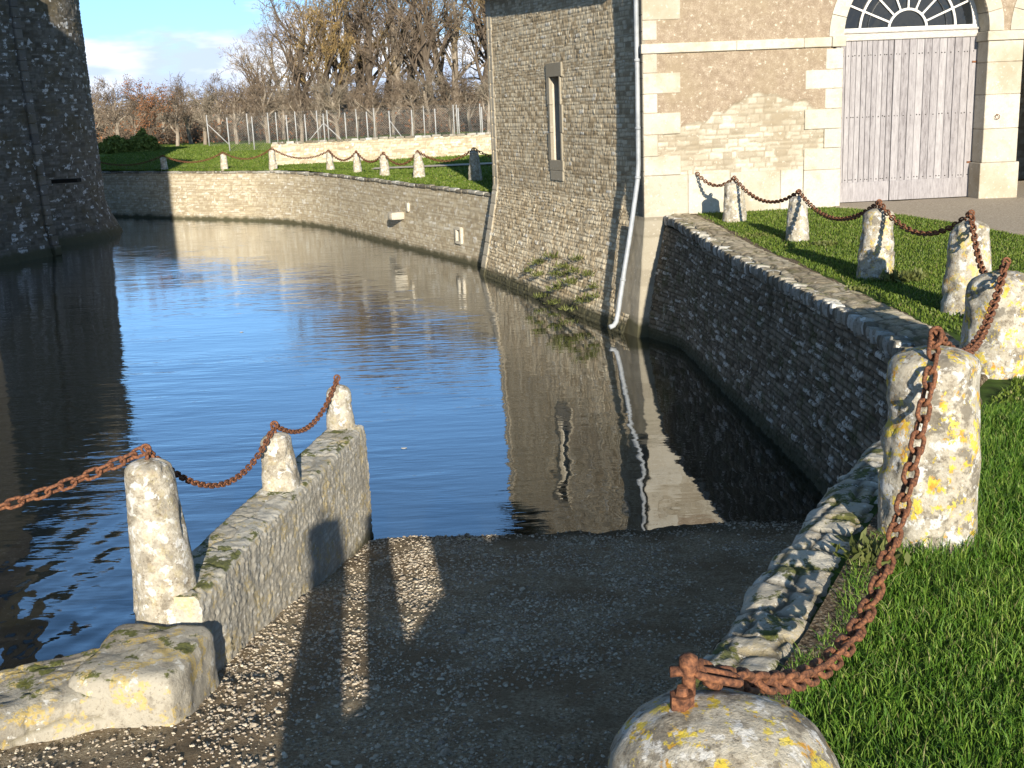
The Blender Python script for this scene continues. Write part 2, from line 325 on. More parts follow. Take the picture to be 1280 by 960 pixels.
def patchy(name, stops, dark, sc=34):
    m, t, p = mat(name); g = NG(t); n = g.noise(sc, 7, .68); c = g.ramp(n, stops)
    c = g.mix(g.math('MULTIPLY', g.rng(g.noise(.8, 5, .6), .42, .62), .75), c, dark); c = g.mix(g.math('MULTIPLY', g.rng(g.noise(3.3, 5, .6), .52, .62), .5), c, dark)
    gn = g.new('NewGeometry'); sp = g.new('SeparateXYZ'); g.l(gn.outputs['Position'], sp.inputs[0]); c = g.mix(g.math('MULTIPLY', g.rng(g.math('ADD', sp.outputs[2], g.math('MULTIPLY', g.noise(2, 3), -.10)), .10, -.05), .75), c, (.08, .062, .038))
    g.l(c, p.inputs['Base Color']); p.inputs['Specular IOR Level'].default_value = .04; p.inputs['Roughness'].default_value = 1; g.bump(p, g.math('ADD', n, g.noise(110, 3, .6)), 1, .03); return m
def simple(name, stops, sc=20, rough=.9, spec=.25, bump=.3, dist=.005, metal=0, scale3=None):
    m, t, p = mat(name); g = NG(t); n = g.noise(sc, 6, .62, scale3=scale3); g.l(g.ramp(n, stops), p.inputs['Base Color']); p.inputs['Roughness'].default_value = rough; p.inputs['Specular IOR Level'].default_value = spec; p.inputs['Metallic'].default_value = metal
    if bump: g.bump(p, n, bump, dist)
    return m
M['rust'] = simple('rusty_iron', [(.35, (.05, .022, .014)), (.5, (.14, .058, .030)), (.65, (.26, .11, .05))], 55, .85, .3, .7, .004)
M['zinc'] = simple('galvanised_post', [(.4, (.30, .30, .29)), (.6, (.38, .38, .37))], 6, .55, .4, 0)
M['pipe'] = simple('zinc_pipe', [(.35, (.24, .26, .28)), (.6, (.34, .36, .38))], 5, .5, .5, .1)
M['slate'] = simple('slate', [(.35, (.03, .034, .042)), (.65, (.075, .08, .09))], 8, .6, .4, .5, scale3=(1, 1, 4))
M['darkroom'] = simple('dark_interior', [(.3, (.012, .011, .010)), (.7, (.02, .018, .015))], 5, .9, .1, 0)  # near-black painted for the shade inside openings; the nails take it too
def door_mat():
    m, t, p = mat('weathered_lilac_grey_planks'); g = NG(t); r1, r2, h, A = g.attr(); n = g.noise(7, 7, .65, scale3=(3, 3, .5)); f = g.noise(40, 5, .7, scale3=(2, 2, .25))
    c = g.ramp(g.math('ADD', g.math('MULTIPLY', n, .55), g.math('ADD', g.math('MULTIPLY', f, .3), g.math('MULTIPLY', r1, .15))), [(.3, (.12, .108, .11)), (.44, (.245, .228, .232)), (.58, (.325, .307, .31)), (.75, (.41, .395, .39))])
    g.l(c, p.inputs['Base Color']); g.bump(p, f, .4, .004); return m
M['door'] = door_mat(); M['paintwhite'] = simple('worn_white_paint', [(.35, (.50, .48, .45)), (.6, (.66, .64, .60))], 22, .6, .4, .3)
M['beam'] = simple('weathered_grey_beam', [(.35, (.34, .31, .28)), (.65, (.52, .49, .45))], 14, .85, .2, .4, scale3=(1, 1, 6))
gm, gt, gp = mat('old_window_glass'); gp.inputs['Base Color'].default_value = (.012, .014, .016, 1); gp.inputs['Roughness'].default_value = .06; gp.inputs['Specular IOR Level'].default_value = .6
_g = NG(gt); _g.bump(gp, _g.noise(3, 2), .25, .02); M['glass'] = gm
def grass_mat(name, c1, c2, c3):
    m, t, p = mat(name); g = NG(t); r1, r2, h, A = g.attr(); big = g.noise(.6, 4)
    v = g.math('ADD', g.math('MULTIPLY', r1, .6), g.math('MULTIPLY', big, .4)); c = g.ramp(v, [(.15, c1), (.5, c2), (.85, c3)])
    c = g.mix(g.math('MULTIPLY', g.rng(r2, .93, .97), .8), c, (.30, .27, .12))
    g.l(c, p.inputs['Base Color']); p.inputs['Roughness'].default_value = .55; p.inputs['Specular IOR Level'].default_value = .35
    tr = g.new('BsdfTranslucent'); g.l(c, tr.inputs[0]); ms = g.new('MixShader'); ms.inputs[0].default_value = .3; g.l(p.outputs[0], ms.inputs[1]); g.l(tr.outputs[0], ms.inputs[2])
    g.l(ms.outputs[0], [n for n in t.nodes if n.type == 'OUTPUT_MATERIAL'][0].inputs[0]); return m
M['blade'] = grass_mat('grass_blades', (.04, .105, .009), (.095, .20, .018), (.25, .34, .06))
M['turf'] = grass_mat('turf_blades', (.055, .10, .010), (.11, .17, .018), (.20, .25, .04))
M['leafgreen'] = grass_mat('green_leaves', (.07, .08, .02), (.12, .14, .035), (.20, .21, .07))
M['soil'] = simple('grassy_soil', [(.35, (.030, .045, .012)), (.55, (.05, .085, .016)), (.7, (.07, .11, .022))], 6, .95, .1, .6, .02)
M['lawnfar'] = simple('far_lawn', [(.30, (.085, .13, .018)), (.5, (.125, .17, .024)), (.7, (.18, .21, .04))], 1.6, .95, .1, 1, .05, scale3=(1, .6, 1))
M['dirt'] = simple('dirt_path', [(.38, (.05, .036, .022)), (.5, (.115, .085, .055)), (.56, (.20, .155, .105)), (.68, (.36, .31, .23))], 42, .95, .1, .9, .02)
M['palepath'] = simple('pale_gravel_path', [(.4, (.42, .36, .27)), (.6, (.55, .49, .38))], 8, .95, .1, .3)
M['forecourt'] = simple('gritty_forecourt', [(.35, (.24, .195, .145)), (.5, (.34, .29, .225)), (.65, (.46, .40, .32))], 30, .95, .15, .6, .008)
M['bark'] = simple('pale_bark', [(.35, (.13, .105, .08)), (.55, (.24, .20, .155)), (.7, (.36, .32, .26))], 5, .95, .1, .6, .02, scale3=(1, 1, .3))
M['barkdark'] = simple('dark_bark', [(.35, (.055, .042, .032)), (.6, (.12, .095, .07))], 4, .95, .1, .6, .02, scale3=(1, 1, .3))
M['twig'] = simple('bare_twigs', [(.35, (.10, .076, .055)), (.6, (.17, .13, .095))], .5, .95, .1, 0)
M['twigpale'] = simple('pale_bare_twigs', [(.35, (.15, .125, .09)), (.6, (.23, .195, .15))], .5, .95, .1, 0)
M['twigwarm'] = simple('budding_twigs', [(.35, (.17, .115, .05)), (.6, (.26, .19, .085))], .5, .95, .1, 0)
M['leafrust'] = simple('rust_leaves', [(.35, (.15, .065, .03)), (.6, (.26, .12, .055))], 3, .8, .2, 0)
M['leafgold'] = simple('golden_leaves', [(.35, (.24, .145, .05)), (.6, (.36, .25, .10))], 3, .8, .2, 0)
M['leafdark'] = simple('evergreen_leaves', [(.35, (.09, .115, .02)), (.6, (.24, .26, .05))], 3, .7, .3, 0)
M['yellowleaf'] = simple('yellow_leaf', [(.4, (.62, .50, .03)), (.6, (.75, .62, .06))], 20, .7, .3, 0)

# ---------------------------------------------------------------- ground: one sheet to the horizon (moat bed), lawns, ramp
def sheet(name, rows, m, parent=None, col=None):
    R = np.array(rows); nu, nv = R.shape[:2]; return make(name, R.reshape(-1, 3), grid_faces(nu, nv), m, parent, None, True)
M['bed'] = simple('muddy_bed', [(.4, (.035, .032, .02)), (.6, (.06, .055, .03))], 2, .95, .1, 0)
tag(make('ground', [(-3000, -3000, -1.6), (3000, -3000, -1.6), (3000, 4000, -1.6), (-3000, 4000, -1.6)], [[0, 1, 2, 3]], M['bed']), kind='structure')

# far lawn: edge follows the far moat walls
FAR = np.array([(-60, 90.), (-18.8, 61.9), (-9.66, 55.95), (-.02, 36.0), (1.4, 35.9), (60, 35.9)])
def farz(x, y): return 2.47+.62*smooth(60, 84, y)+.25*smooth(95, 200, y)+.03*(f2(x*.15, y*.15, 2)-.5)
fx = np.concatenate([[-3000, -1200, -400, -150], np.linspace(-60, 25, 180), [60, 150, 400, 1200, 3000]])
edge = np.interp(fx, FAR[:, 0], FAR[:, 1]); edge[fx > 60] = 35.6; edge[:4] = 90
ts = np.concatenate([np.linspace(0, 60, 70), np.array([70, 90, 130, 200, 400, 900, 3000])])
XX, TT = np.meshgrid(fx, ts, indexing='ij'); YY = edge[:, None]+TT+.18
tag(make('far_lawn', np.stack([XX, YY, farz(XX, YY)], -1).reshape(-1, 3), grid_faces(*XX.shape), M['lawnfar']), kind='structure')

# right-hand retaining wall, top line (towards the moat), from the building to behind the camera
TOP = np.array([(3.58, 25.7), (3.70, 24.0), (3.84, 20.0), (4.07, 16.4), (4.15, 13.84), (4.20, 12.2), (4.08, 10.9), (3.46, 9.45), (2.71, 8.32), (2.14, 7.39), (1.66, 6.55), (1.29, 5.86), (.93, 5.22), (.64, 4.76), (.2, 4.0), (-.3, 3.0), (-.9, 1.6), (-1.6, -.5), (-2.5, -4)])
tT, pT = spline(TOP, .025, 3); nT = normals2(pT)          # travelling to -Y: left of travel is +X (lawn)
def edge_x(y, off=0.0):
    P = pT+nT*off; o = np.argsort(P[:, 1]); return np.interp(y, P[o, 1], P[o, 0])
# near lawn
ys = np.concatenate([np.linspace(-4, 2, 20), np.linspace(2.1, 25.9, 170)]); tx = np.concatenate([np.linspace(0, 1, 10), np.linspace(1.2, 12, 60), [16, 24, 40, 80, 200]])
def nearz(x, y): return G-.06*smooth(9, 4, y)-.02+.10*smooth(19, 25.5, y)+.035*(f2(x*1.3, y*1.3, 3)-.5)
YY, TT = np.meshgrid(ys, tx, indexing='ij'); XX = edge_x(ys, .30)[:, None]+TT
tag(make('near_lawn', np.stack([XX, YY, nearz(XX, YY)], -1).reshape(-1, 3), grid_faces(*XX.shape)[:, ::-1], M['soil']), kind='structure')
back = [(-2.3, -4.0), (200, -4.0), (200, -60), (-30, -60), (-30, -9.5)]
tag(make('forecourt', [(*p, 2.5) for p in back], [[0, 1, 2], [0, 2, 3], [0, 3, 4]], M['forecourt'], smooth_=False), kind='structure')
# dirt strip behind the coping and forecourt before the door
YY, TT = np.meshgrid(np.linspace(.5, 25.75, 420), np.linspace(0, 1, 14), indexing='ij')
wdt = (.20+.18*smooth(9, 14, YY[:, 0]))+.16*(f2(YY[:, 0]*1.1, YY[:, 0]*0+2, 2)-.5)*2
x0 = edge_x(YY[:, 0], .40); x1 = edge_x(YY[:, 0], .40)+wdt
XX = x0[:, None]*(1-TT)+x1[:, None]*TT
ZZ = nearz(XX, YY)+.012+.03*smooth(14, 10, YY)+.02*(f2(XX*9, YY*9, 4)-.5)-.05*smooth(.75, 1.0, TT)
tag(make('dirt_path', np.stack([XX, YY, ZZ], -1).reshape(-1, 3), grid_faces(*XX.shape)[:, ::-1], M['dirt']), kind='structure')
FO = np.array([3.27, 25.55]); FA = rad(4.5); GB_ = G+.08; FU = np.array([math.cos(FA), math.sin(FA)]); FN = np.array([math.sin(FA), -math.cos(FA)])   # facade frame
def fpt(u, z, d=0): return np.array([FO[0]+FU[0]*u+FN[0]*d, FO[1]+FU[1]*u+FN[1]*d, z])
def fuz(px, py, d=0):
    r = ray(px, py); n = np.array([*FN, 0]); p0 = fpt(0, 0, d); t = ((p0-CAM)@n)/(r@n); q = CAM+r*t; return float((q-p0)[:2]@FU), float(q[2])
court = [at(x, y, G+.13)[:2] for x, y in ((1040, 257), (1075, 259), (1110, 263), (1160, 268), (1200, 273), (1240, 279), (1285, 286))]+[np.array([40., 21.0])]
crow = []
cx = np.array([c[0] for c in court]); cy = np.array([c[1] for c in court])
for x in np.concatenate([np.linspace(court[0][0], 16, 60), [20, 30, 40]]):
    y0 = np.interp(x, cx, cy); y1 = FO[1]+(x-FO[0])*math.tan(FA)+.05; y0 = min(y0, y1-.05); crow.append([(x, y0*(1-k)+(y1+4)*k, float(nearz(x, y0*(1-k)+(y1+4)*k))+.03-.03*(k == 0)) for k in np.linspace(0, 1, 30)])
tag(sheet('gravel_forecourt', crow, M['forecourt']), kind='structure')

# ramp beach running down into the water
def beachz(x, y):
    z = .166*(13.3-y)
    return np.where(z > 0, z, z*1.6)+.085*(f2(x*.8, y*.8, 3)-.5)+.035*(f2(x*3.1, y*3.1, 3)-.5)+.02*(f2(x*9, y*9, 3)-.5)
bx = np.linspace(-7, 4.6, 330); by = np.linspace(-9.5, 19.5, 560); XX, YY = np.meshgrid(bx, by, indexing='ij')
ZB = beachz(XX, YY); ZB = np.where(XX < np.interp(YY, [-10, 7.6, 7.9, 20], [-9, -9, -2.55, -1.85])-.12, -1.5, ZB)
M['beach'] = patchy('gravelly_mud', [(.32, (.18, .135, .085)), (.45, (.36, .285, .19)), (.56, (.50, .42, .295)), (.68, (.66, .56, .40))], (.27, .195, .12))
tag(make('ramp', np.stack([XX, YY, ZB], -1).reshape(-1, 3), grid_faces(*XX.shape), M['beach']), kind='structure')
rg = np.random.default_rng(3)
phi = (1+5**.5)/2; ICO = np.array([(-1, phi, 0), (1, phi, 0), (-1, -phi, 0), (1, -phi, 0), (0, -1, phi), (0, 1, phi), (0, -1, -phi), (0, 1, -phi), (phi, 0, -1), (phi, 0, 1), (-phi, 0, -1), (-phi, 0, 1)])/1.9
ICF = np.array([(0, 11, 5), (0, 5, 1), (0, 1, 7), (0, 7, 10), (0, 10, 11), (1, 5, 9), (5, 11, 4), (11, 10, 2), (10, 7, 6), (7, 1, 8), (3, 9, 4), (3, 4, 2), (3, 2, 6), (3, 6, 8), (3, 8, 9), (4, 9, 5), (2, 4, 11), (6, 2, 10), (8, 6, 7), (9, 8, 1)])
def pebbles(name, x, y, s, m):
    n = len(x); V = ICO[None]*s[:, None, None]*rg.uniform(.6, 1.25, (n, 12, 1))*np.array([1, 1, .6])*rg.uniform(.6, 1.3, (n, 1, 3))
    a = rg.uniform(0, 6.3, n); c, sn = np.cos(a)[:, None], np.sin(a)[:, None]
    X = V[..., 0]*c-V[..., 1]*sn+x[:, None]; Y = V[..., 0]*sn+V[..., 1]*c+y[:, None]; Z = V[..., 2]+(beachz(x, y)+s*.18)[:, None]
    col = np.repeat(np.stack([rg.random(n), rg.random(n), np.ones(n), np.zeros(n)], 1)[:, None], 12, 1)
    return make(name, np.stack([X, Y, Z], -1).reshape(-1, 3), (ICF[None]+12*np.arange(n)[:, None, None]).reshape(-1, 3), m, None, col.reshape(-1, 4), False)
m, t, p = mat('pebble_limestone'); g = NG(t); r1, r2, h, A = g.attr()
g.l(g.mix(.25, g.ramp(r1, [(0, (.19, .135, .08)), (.3, (.33, .25, .155)), (.75, (.48, .39, .26)), (1, (.64, .56, .42))]), g.noise(40, 3)), p.inputs['Base Color']); p.inputs['Specular IOR Level'].default_value = .04; p.inputs['Roughness'].default_value = 1; M['pebble'] = m
n = 78000; x = rg.uniform(-4.2, 4.2, n); y = 3.2+rg.random(n)**.8*10.6
cl = f2(x*1.5, y*1.5, 3); k = (rg.random(n) < .10+2.6*np.clip(cl-.36, 0, 1)+.25*(x < -1)) & ((x > -2.5) | (y < 7.3)); x, y = x[k], y[k]
s = .005+.014*rg.random(len(x))**3+.005*rg.random(len(x)); s = np.where(rg.random(len(x)) < .012, s*2.0, s)
tag(pebbles('gravel', x, y, s, M['pebble']), 'loose pale limestone gravel over the muddy ramp', kind='stuff')

# ---------------------------------------------------------------- water
m, t, p = mat('moat_water'); t.nodes.remove(p); g = NG(t); o = [n for n in t.nodes if n.type == 'OUTPUT_MATERIAL'][0]
gl = g.new('BsdfGlossy'); gl.inputs['Roughness'].default_value = .015; gl.inputs['Color'].default_value = (.95, .97, 1, 1)
df = g.new('BsdfDiffuse'); df.inputs[0].default_value = (.020, .021, .010, 1)
tp = g.new('BsdfTransparent'); tp.inputs[0].default_value = (.62, .60, .46, 1)
a1 = g.new('MixShader'); a1.inputs[0].default_value = .45; g.l(df.outputs[0], a1.inputs[1]); g.l(tp.outputs[0], a1.inputs[2])
fr = g.new('Fresnel'); fr.inputs[0].default_value = 1.62
mm = g.new('MixShader'); g.l(g.math('MINIMUM', g.math('MULTIPLY', fr.outputs[0], 1.6), 1.0), mm.inputs[0]); g.l(a1.outputs[0], mm.inputs[1]); g.l(gl.outputs[0], mm.inputs[2]); g.l(mm.outputs[0], o.inputs[0])
pos = g.new('NewGeometry').outputs['Position']; sp = g.new('SeparateXYZ'); g.l(pos, sp.inputs[0])
w1 = g.noise(1.0, 2, .5, scale3=(.8, 3.6, 1)); w2 = g.noise(1.0, 3, .5, scale3=(2.6, 7.5, 1)); w3 = g.noise(1, 2, .5, scale3=(.35, 1.2, 1))
calm = g.rng(sp.outputs[0], 1.4, -1.6, .20, 1.0); patch = g.rng(g.noise(.16, 3), .35, .65, .35, 1.2)
hgt = g.math('ADD', g.math('MULTIPLY', w1, .55), g.math('ADD', g.math('MULTIPLY', w2, .22), g.math('MULTIPLY', w3, .6)))
nearl = g.math('MULTIPLY', g.rng(sp.outputs[0], -2.2, -5.5, 0, 1), g.rng(sp.outputs[1], 17, 10, 0, 1))
swirl = g.noise(1.0, 1, .4, scale3=(2.2, 1.6, 1)); wob = g.noise(1.0, 2, .4, scale3=(1.5, 1.1, 1)); rgt = g.math('MULTIPLY', g.rng(sp.outputs[0], -.4, .5, 0, 1), g.rng(sp.outputs[1], 24, 15, .2, 1))
hh_ = g.math('ADD', g.math('MULTIPLY', g.math('MULTIPLY', hgt, calm), patch), g.math('ADD', g.math('MULTIPLY', g.math('MULTIPLY', swirl, nearl), 3.2), g.math('MULTIPLY', g.math('MULTIPLY', wob, rgt), .55)))
bp = g.new('Bump'); bp.inputs['Strength'].default_value = 1; bp.inputs['Distance'].default_value = .022; g.l(hh_, bp.inputs['Height'])
g.l(bp.outputs[0], gl.inputs['Normal']); g.l(bp.outputs[0], fr.inputs['Normal'])
tag(make('water', [(-120, -40, 0), (4.5, -40, 0), (4.5, 34, 0), (-.3, 37, 0), (-9, 58, 0), (-120, 100, 0)], [[0, 1, 2], [0, 2, 3], [0, 3, 4], [0, 4, 5]], m, smooth_=False), kind='structure')
# mud banks below the lawns behind the camera are closed by the walls

# ---------------------------------------------------------------- retaining wall on the right
rw = thing('retaining_wall', 'long curved rubble wall in shade holding up the near lawn beside the water', 'wall', (3.9, 14, 0))
keep = tT <= tT[-1]
lean = lambda Z, U: .62*smooth(2.4, 0, U)*(1-Z/2.5)+.04*(1-Z/2.5)
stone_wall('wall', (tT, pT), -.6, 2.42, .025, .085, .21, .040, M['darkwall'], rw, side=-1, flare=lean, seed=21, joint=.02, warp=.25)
def top_sheet(name, path, o0, o1, z, res, ch, sw, relief, m, parent, seed, round_=.06, zf=None):
    t, P = path; n = normals2(P); off = np.linspace(o0, o1, int(abs(o1-o0)/res)+2); U, O = np.meshgrid(t, off, indexing='ij')
    h, r1, r2 = stones(O*1.0, U*1.0, seed, sw, ch, .03, .25)
    k = np.minimum(O-o0, o1-O); rr = -round_*(1-smooth(0, .09, k))
    Z = z+relief*(h*(.4+.6*r2))+.014*(f2(U*3, O*3, 3)-.5)*2+.03*(f2(U*14, O*14, 4)-.5)+rr
    if zf is not None: Z = Z+zf(U, O)
    jut = .05*(f2(U*2.5, U*0+seed, 3)-.5)*2*(1-smooth(0, .25, O-o0))
    X = P[:, None, 0]+n[:, None, 0]*(O+jut); Y = P[:, None, 1]+n[:, None, 1]*(O+jut)
    V = np.stack([X, Y, Z], -1); low = V[:, 0].copy(); low[:, 2] -= .16; V = np.concatenate([low[:, None], V], 1)
    z0 = np.zeros((len(t), 1)); c = np.stack([np.concatenate([a[:, :1], a], 1) for a in (r1, r2, h, h*0)], -1)
    return make(name, V.reshape(-1, 3), grid_faces(len(t), V.shape[1])[:, ::-1], m, parent, c.reshape(-1, 4))
i_turn = int(np.argmin(np.abs(pT[:, 1]-11.3)))
top_sheet('coping', (tT[i_turn:-60], pT[i_turn:-60]), -.03, .42, 2.50, .022, .26, .26, .026, M['coping'], rw, 31, .05)
top_sheet('wall_top', (tT[:i_turn+1], pT[:i_turn+1]), .12, .60, 2.555, .03, .28, .35, .022, M['walltop'], rw, 32, .02, zf=lambda U, O: .10*smooth(6.5, .2, U))
def rough_block(mb, c, ax, ay, az, n=4, amp=.012, pw=6, col=None, sc=9):
    """rounded, uneven stone: superellipsoid-like cube with noise"""
    u = np.linspace(-1, 1, n+1); Vs = []; Qs = []; k0 = 0
    for f in range(3):
        for sg in (-1, 1):
            A, B = np.meshgrid(u, u, indexing='ij'); P = np.zeros((n+1, n+1, 3)); P[..., f] = sg; P[..., (f+1) % 3] = A; P[..., (f+2) % 3] = B
            q = grid_faces(n+1, n+1); Qs.append((q if sg > 0 else q[:, ::-1])+k0); Vs.append(P.reshape(-1, 3)); k0 += (n+1)**2
    P = np.concatenate(Vs); r = (np.abs(P)**pw).sum(1)**(1/pw); P = P/r[:, None]
    W = np.asarray(c)+P[:, :1]*np.asarray(ax)+P[:, 1:2]*np.asarray(ay)+P[:, 2:]*np.asarray(az)
    nr = P/np.linalg.norm(P, axis=1)[:, None]; nrm = nr[:, :1]*np.asarray(ax)/np.linalg.norm(ax)+nr[:, 1:2]*np.asarray(ay)/np.linalg.norm(ay)+nr[:, 2:]*np.asarray(az)/np.linalg.norm(az)
    W = W+nrm*((f3(W*sc, 3)-.5)*2*amp+(0 if n < 10 else (f3(W*19, 3)-.5)*.022))[:, None]
    mb.add(W, np.concatenate(Qs), c=col if col is not None else (rg.random(), rg.random(), 1, 0))
kb = MB(); s = .1
while s < tT[i_turn]+1.6:
    w = rg.uniform(.055, .12); i = int(np.searchsorted(tT, s+w/2)); i = min(i, len(tT)-2)
    P, nn = pT[i], nT[i]; d = np.array([nn[1], -nn[0]]); fade = smooth(tT[i_turn]+1.6, tT[i_turn]-1, s)
    hh = rg.uniform(.07, .125); dp = rg.uniform(.10, .15)
    tilt = rg.normal(0, .08)
    rough_block(kb, (P[0]+nn[0]*(dp-.07), P[1]+nn[1]*(dp-.07), 2.45+.10*smooth(6.5, .2, s)+rg.normal(0, .015)-.03*(1-fade)), (*(d*w/2), tilt*w/2), (*(nn*dp), -.02), (*(d*tilt*hh*-1), hh), 3, .012, 5)
    s += w+rg.uniform(.0, .015)
kb.build('edge_stones', M['copingpale'], rw, True)

# ---------------------------------------------------------------- far moat wall
fw = thing('moat_wall', 'sunlit coursed stone wall across the water under the far lawn', 'wall', (-9.66, 56, 0))
kd1 = (FAR[1]-FAR[2])/np.linalg.norm(FAR[1]-FAR[2]); kd2 = (FAR[3]-FAR[2])/np.linalg.norm(FAR[3]-FAR[2])
tb = np.linspace(0, 1, 14)[:, None]; bend = (1-tb)**2*(FAR[2]+kd1*3.6)+2*tb*(1-tb)*(FAR[2]+(kd1+kd2)*.25)+tb**2*(FAR[2]+kd2*5.5)
ft, fP = resample(np.concatenate([FAR[:2], bend, FAR[3:4]]), .05)
k = ft > 30; ft, fP = ft[k], fP[k]
stone_wall('wall', (ft, fP), -.3, 2.44, .045, .09, .24, .016, M['farwall'], fw, side=-1, flare=lambda Z, U: .12*(1-Z/2.5), seed=41, joint=.02)
n_ = normals2(fP); cp = MB(); s = ft[0]
while s < ft[-1]-.3:
    w = rg.uniform(.3, .7); i = min(int(np.searchsorted(ft, s+w/2)), len(ft)-1); d = np.array([n_[i][1], -n_[i][0]])
    rough_block(cp, (*(fP[i]+n_[i]*.1), 2.42+rg.normal(0, .012)), (*(d*w*.49), 0), (*(n_[i]*.2), 0), (0, 0, .05), 2, .012, 8); s += w+.01
cp.build('coping', M['copingpale'], fw, True)
def seg_frame(a, b):
    d = (b-a)/np.linalg.norm(b-a); return d, np.array([-d[1], d[0]])
# stone spout and weep hole on the right-hand run of the far wall
dr, nr_ = seg_frame(FAR[2], FAR[3])      # outward to the water is -nr_ ... side=-1
wn = -nr_
def on_farwall(px, py, d=0.08):
    r = ray(px, py); n = np.array([*wn, 0]); p0 = np.array([*(FAR[2]+wn*d), 0]); return CAM+r*(((p0-CAM)@n)/(r@n))
q = on_farwall(502, 269); sb = MB()
rough_block(sb, q+np.array([*wn, 0])*.22, np.array([*dr, 0])*.26, np.array([*wn, 0])*.30, (0, 0, .15), 4, .015, 6)
q2 = on_farwall(510, 259); rough_block(sb, q2, np.array([*dr, 0])*.09, np.array([*wn, 0])*.06, (0, 0, .17), 3, .008, 8)
sb.build('spout', M['ashlar'], fw, True)
q = on_farwall(578, 294, .0); hb_ = MB()
D3 = np.array([*dr, 0]); W3 = np.array([*wn, 0]); Z3 = np.array([0, 0, 1.])
for sx in (-1, 1): hb_.box(q+D3*sx*.2+W3*.06, D3*.06, W3*.12, Z3*.27, .008)
hb_.box(q+Z3*.24+W3*.063, D3*.2, W3*.12, Z3*.05, .008); hb_.box(q-Z3*.24+W3*.063, D3*.2, W3*.12, Z3*.05, .008)
ho = hb_.build('drain_hole', M['ashlar'], fw)
b_ = MB(); b_.box(q+W3*.06, D3*.15, W3*.02, Z3*.2); b_.build('recess', M['darkroom'], ho)

# low wall beyond the far lawn and pale path in front of it
lw = thing('low_wall', 'low pale rubble wall crossing the far lawn before the fence', 'wall', (-12.3, 62, 2.5))
LW = np.array([(-12.3, 62.), (-6, 63.3), (0, 64.5), (14, 67.)])
stone_wall('wall', LW, 2.4, 3.62+.0, .055, .10, .22, .045, M['farwall'], lw, side=-1, seed=51)
stone_wall('end_wall', np.array([(-12.3, 62.), (-12.4, 62.5)]), 2.4, 3.62, .055, .10, .22, .045, M['farwall'], lw, side=1, seed=52)
cp = MB(); lt, lP = resample(LW, .05); s = 0; n_ = normals2(lP)
while s < lt[-1]-.4:
    w = rg.uniform(.3, .6); i = int(np.searchsorted(lt, s+w/2)); d = np.array([n_[i][1], -n_[i][0]])
    rough_block(cp, (*(lP[i]+n_[i]*.18), 3.66+rg.normal(0, .01)), (*(d*w*.49), 0), (*(n_[i]*.26), 0), (0, 0, .07), 2, .015, 8); s += w+.01
cp.build('coping', M['copingpale'], lw, True)
pr = []
for x in np.linspace(-6, 20, 50): pr.append([(x, yy, farz(np.array(x), np.array(yy))+.09) for yy in (53.2+x*.1, 53.9+x*.1, 54.8+x*.1)])
tag(sheet('path', pr, M['palepath']), kind='structure')

# ---------------------------------------------------------------- coach house on the right
ch = thing('coach_house', 'stone coach house rising from the moat with arched plank door', 'building', (3.4, 26.8, 0))
MA = np.array([3.42, 25.72]); MBp = np.array([-.30, 36.0])            # moat side wall at lawn level (before the batter)
md, mn_ = seg_frame(MA, MBp)                                         # mn_ points to the left of travel = to the water (-x)
mn = np.array([-md[1], md[0]])
if mn[0] > 0: mn = -mn
mlen = np.linalg.norm(MBp-MA)
def mflare(Z, U): return (.86-.30*np.clip(U/11, 0, 1))*np.clip((2.75-Z)/2.75, 0, 1.25)**1.15
def muz(px, py, d=0):
    r = ray(px, py); n = np.array([*mn, 0]); p0 = np.array([*(MA+mn*d), 0]); q = CAM+r*(((p0-CAM)@n)/(r@n)); return float((q-p0)[:2]@md), float(q[2])
EAVE = muz(608, 24)[1]+.62
su0, sz0 = muz(703, 201); su1, sz1 = muz(688, 96); SU = sorted((su0, su1)); SZ = (sz0, sz1)
SL = (SU[0], SU[1], min(SZ), max(SZ))
def mextra(U, Z, hh, h, r1, r2):
    A = np.zeros_like(U); q = U > mlen-.42; big = .40; zz = (Z+5)/big; row = np.floor(zz); j = np.abs(zz-np.round(zz))*big
    rr = n2(row*7.3, row*3.1); A[q] = 1; hh[q] = .035+.006*rr[q]; hh[q & (j < .012)] = .015; h[q] = 1; r1[q] = rr[q]
    f = smooth(2.65, 2.8, Z+.1*(n2(U*3, Z*3)-.5)); hh = hh*(1.45-.55*f)
    return hh, h, r1, r2, A
stone_wall('moat_side_wall', np.array([MA, MBp]), -.5, EAVE+.1, .025, .09, .20, .024, M['moatwall'], ch, side=1 if (np.array([-md[1], md[0]])@mn) > 0 else -1, flare=mflare, seed=61, joint=.017, extra=mextra, warp=.42,
           keepfn=lambda U, Z: ~((U > SL[0]) & (U < SL[1]) & (Z > SL[2]) & (Z < SL[3])))
def mp3(u, z, d=0): p = MA+md*u+mn*d; return np.array([p[0], p[1], z])
MD = np.array([*md, 0]); MN = np.array([*mn, 0])
sm = MB(); uc = (SL[0]+SL[1])/2; hw = (SL[1]-SL[0])/2; zc = (SL[2]+SL[3])/2; hz = (SL[3]-SL[2])/2
sm.box(mp3(uc, SL[3]+.17, .0), MD*(hw+.2), MN*.055, Z3*.18, .01, (.4, .4, 1, 0)); sm.box(mp3(uc, SL[2]-.13, .0), MD*(hw+.14), MN*.053, Z3*.135, .01, (.5, .4, 1, 0)); sm.box(mp3(uc, SL[2]-.40, .0), MD*(hw+.10), MN*.048, Z3*.13, .01, (.7, .4, 1, 0))
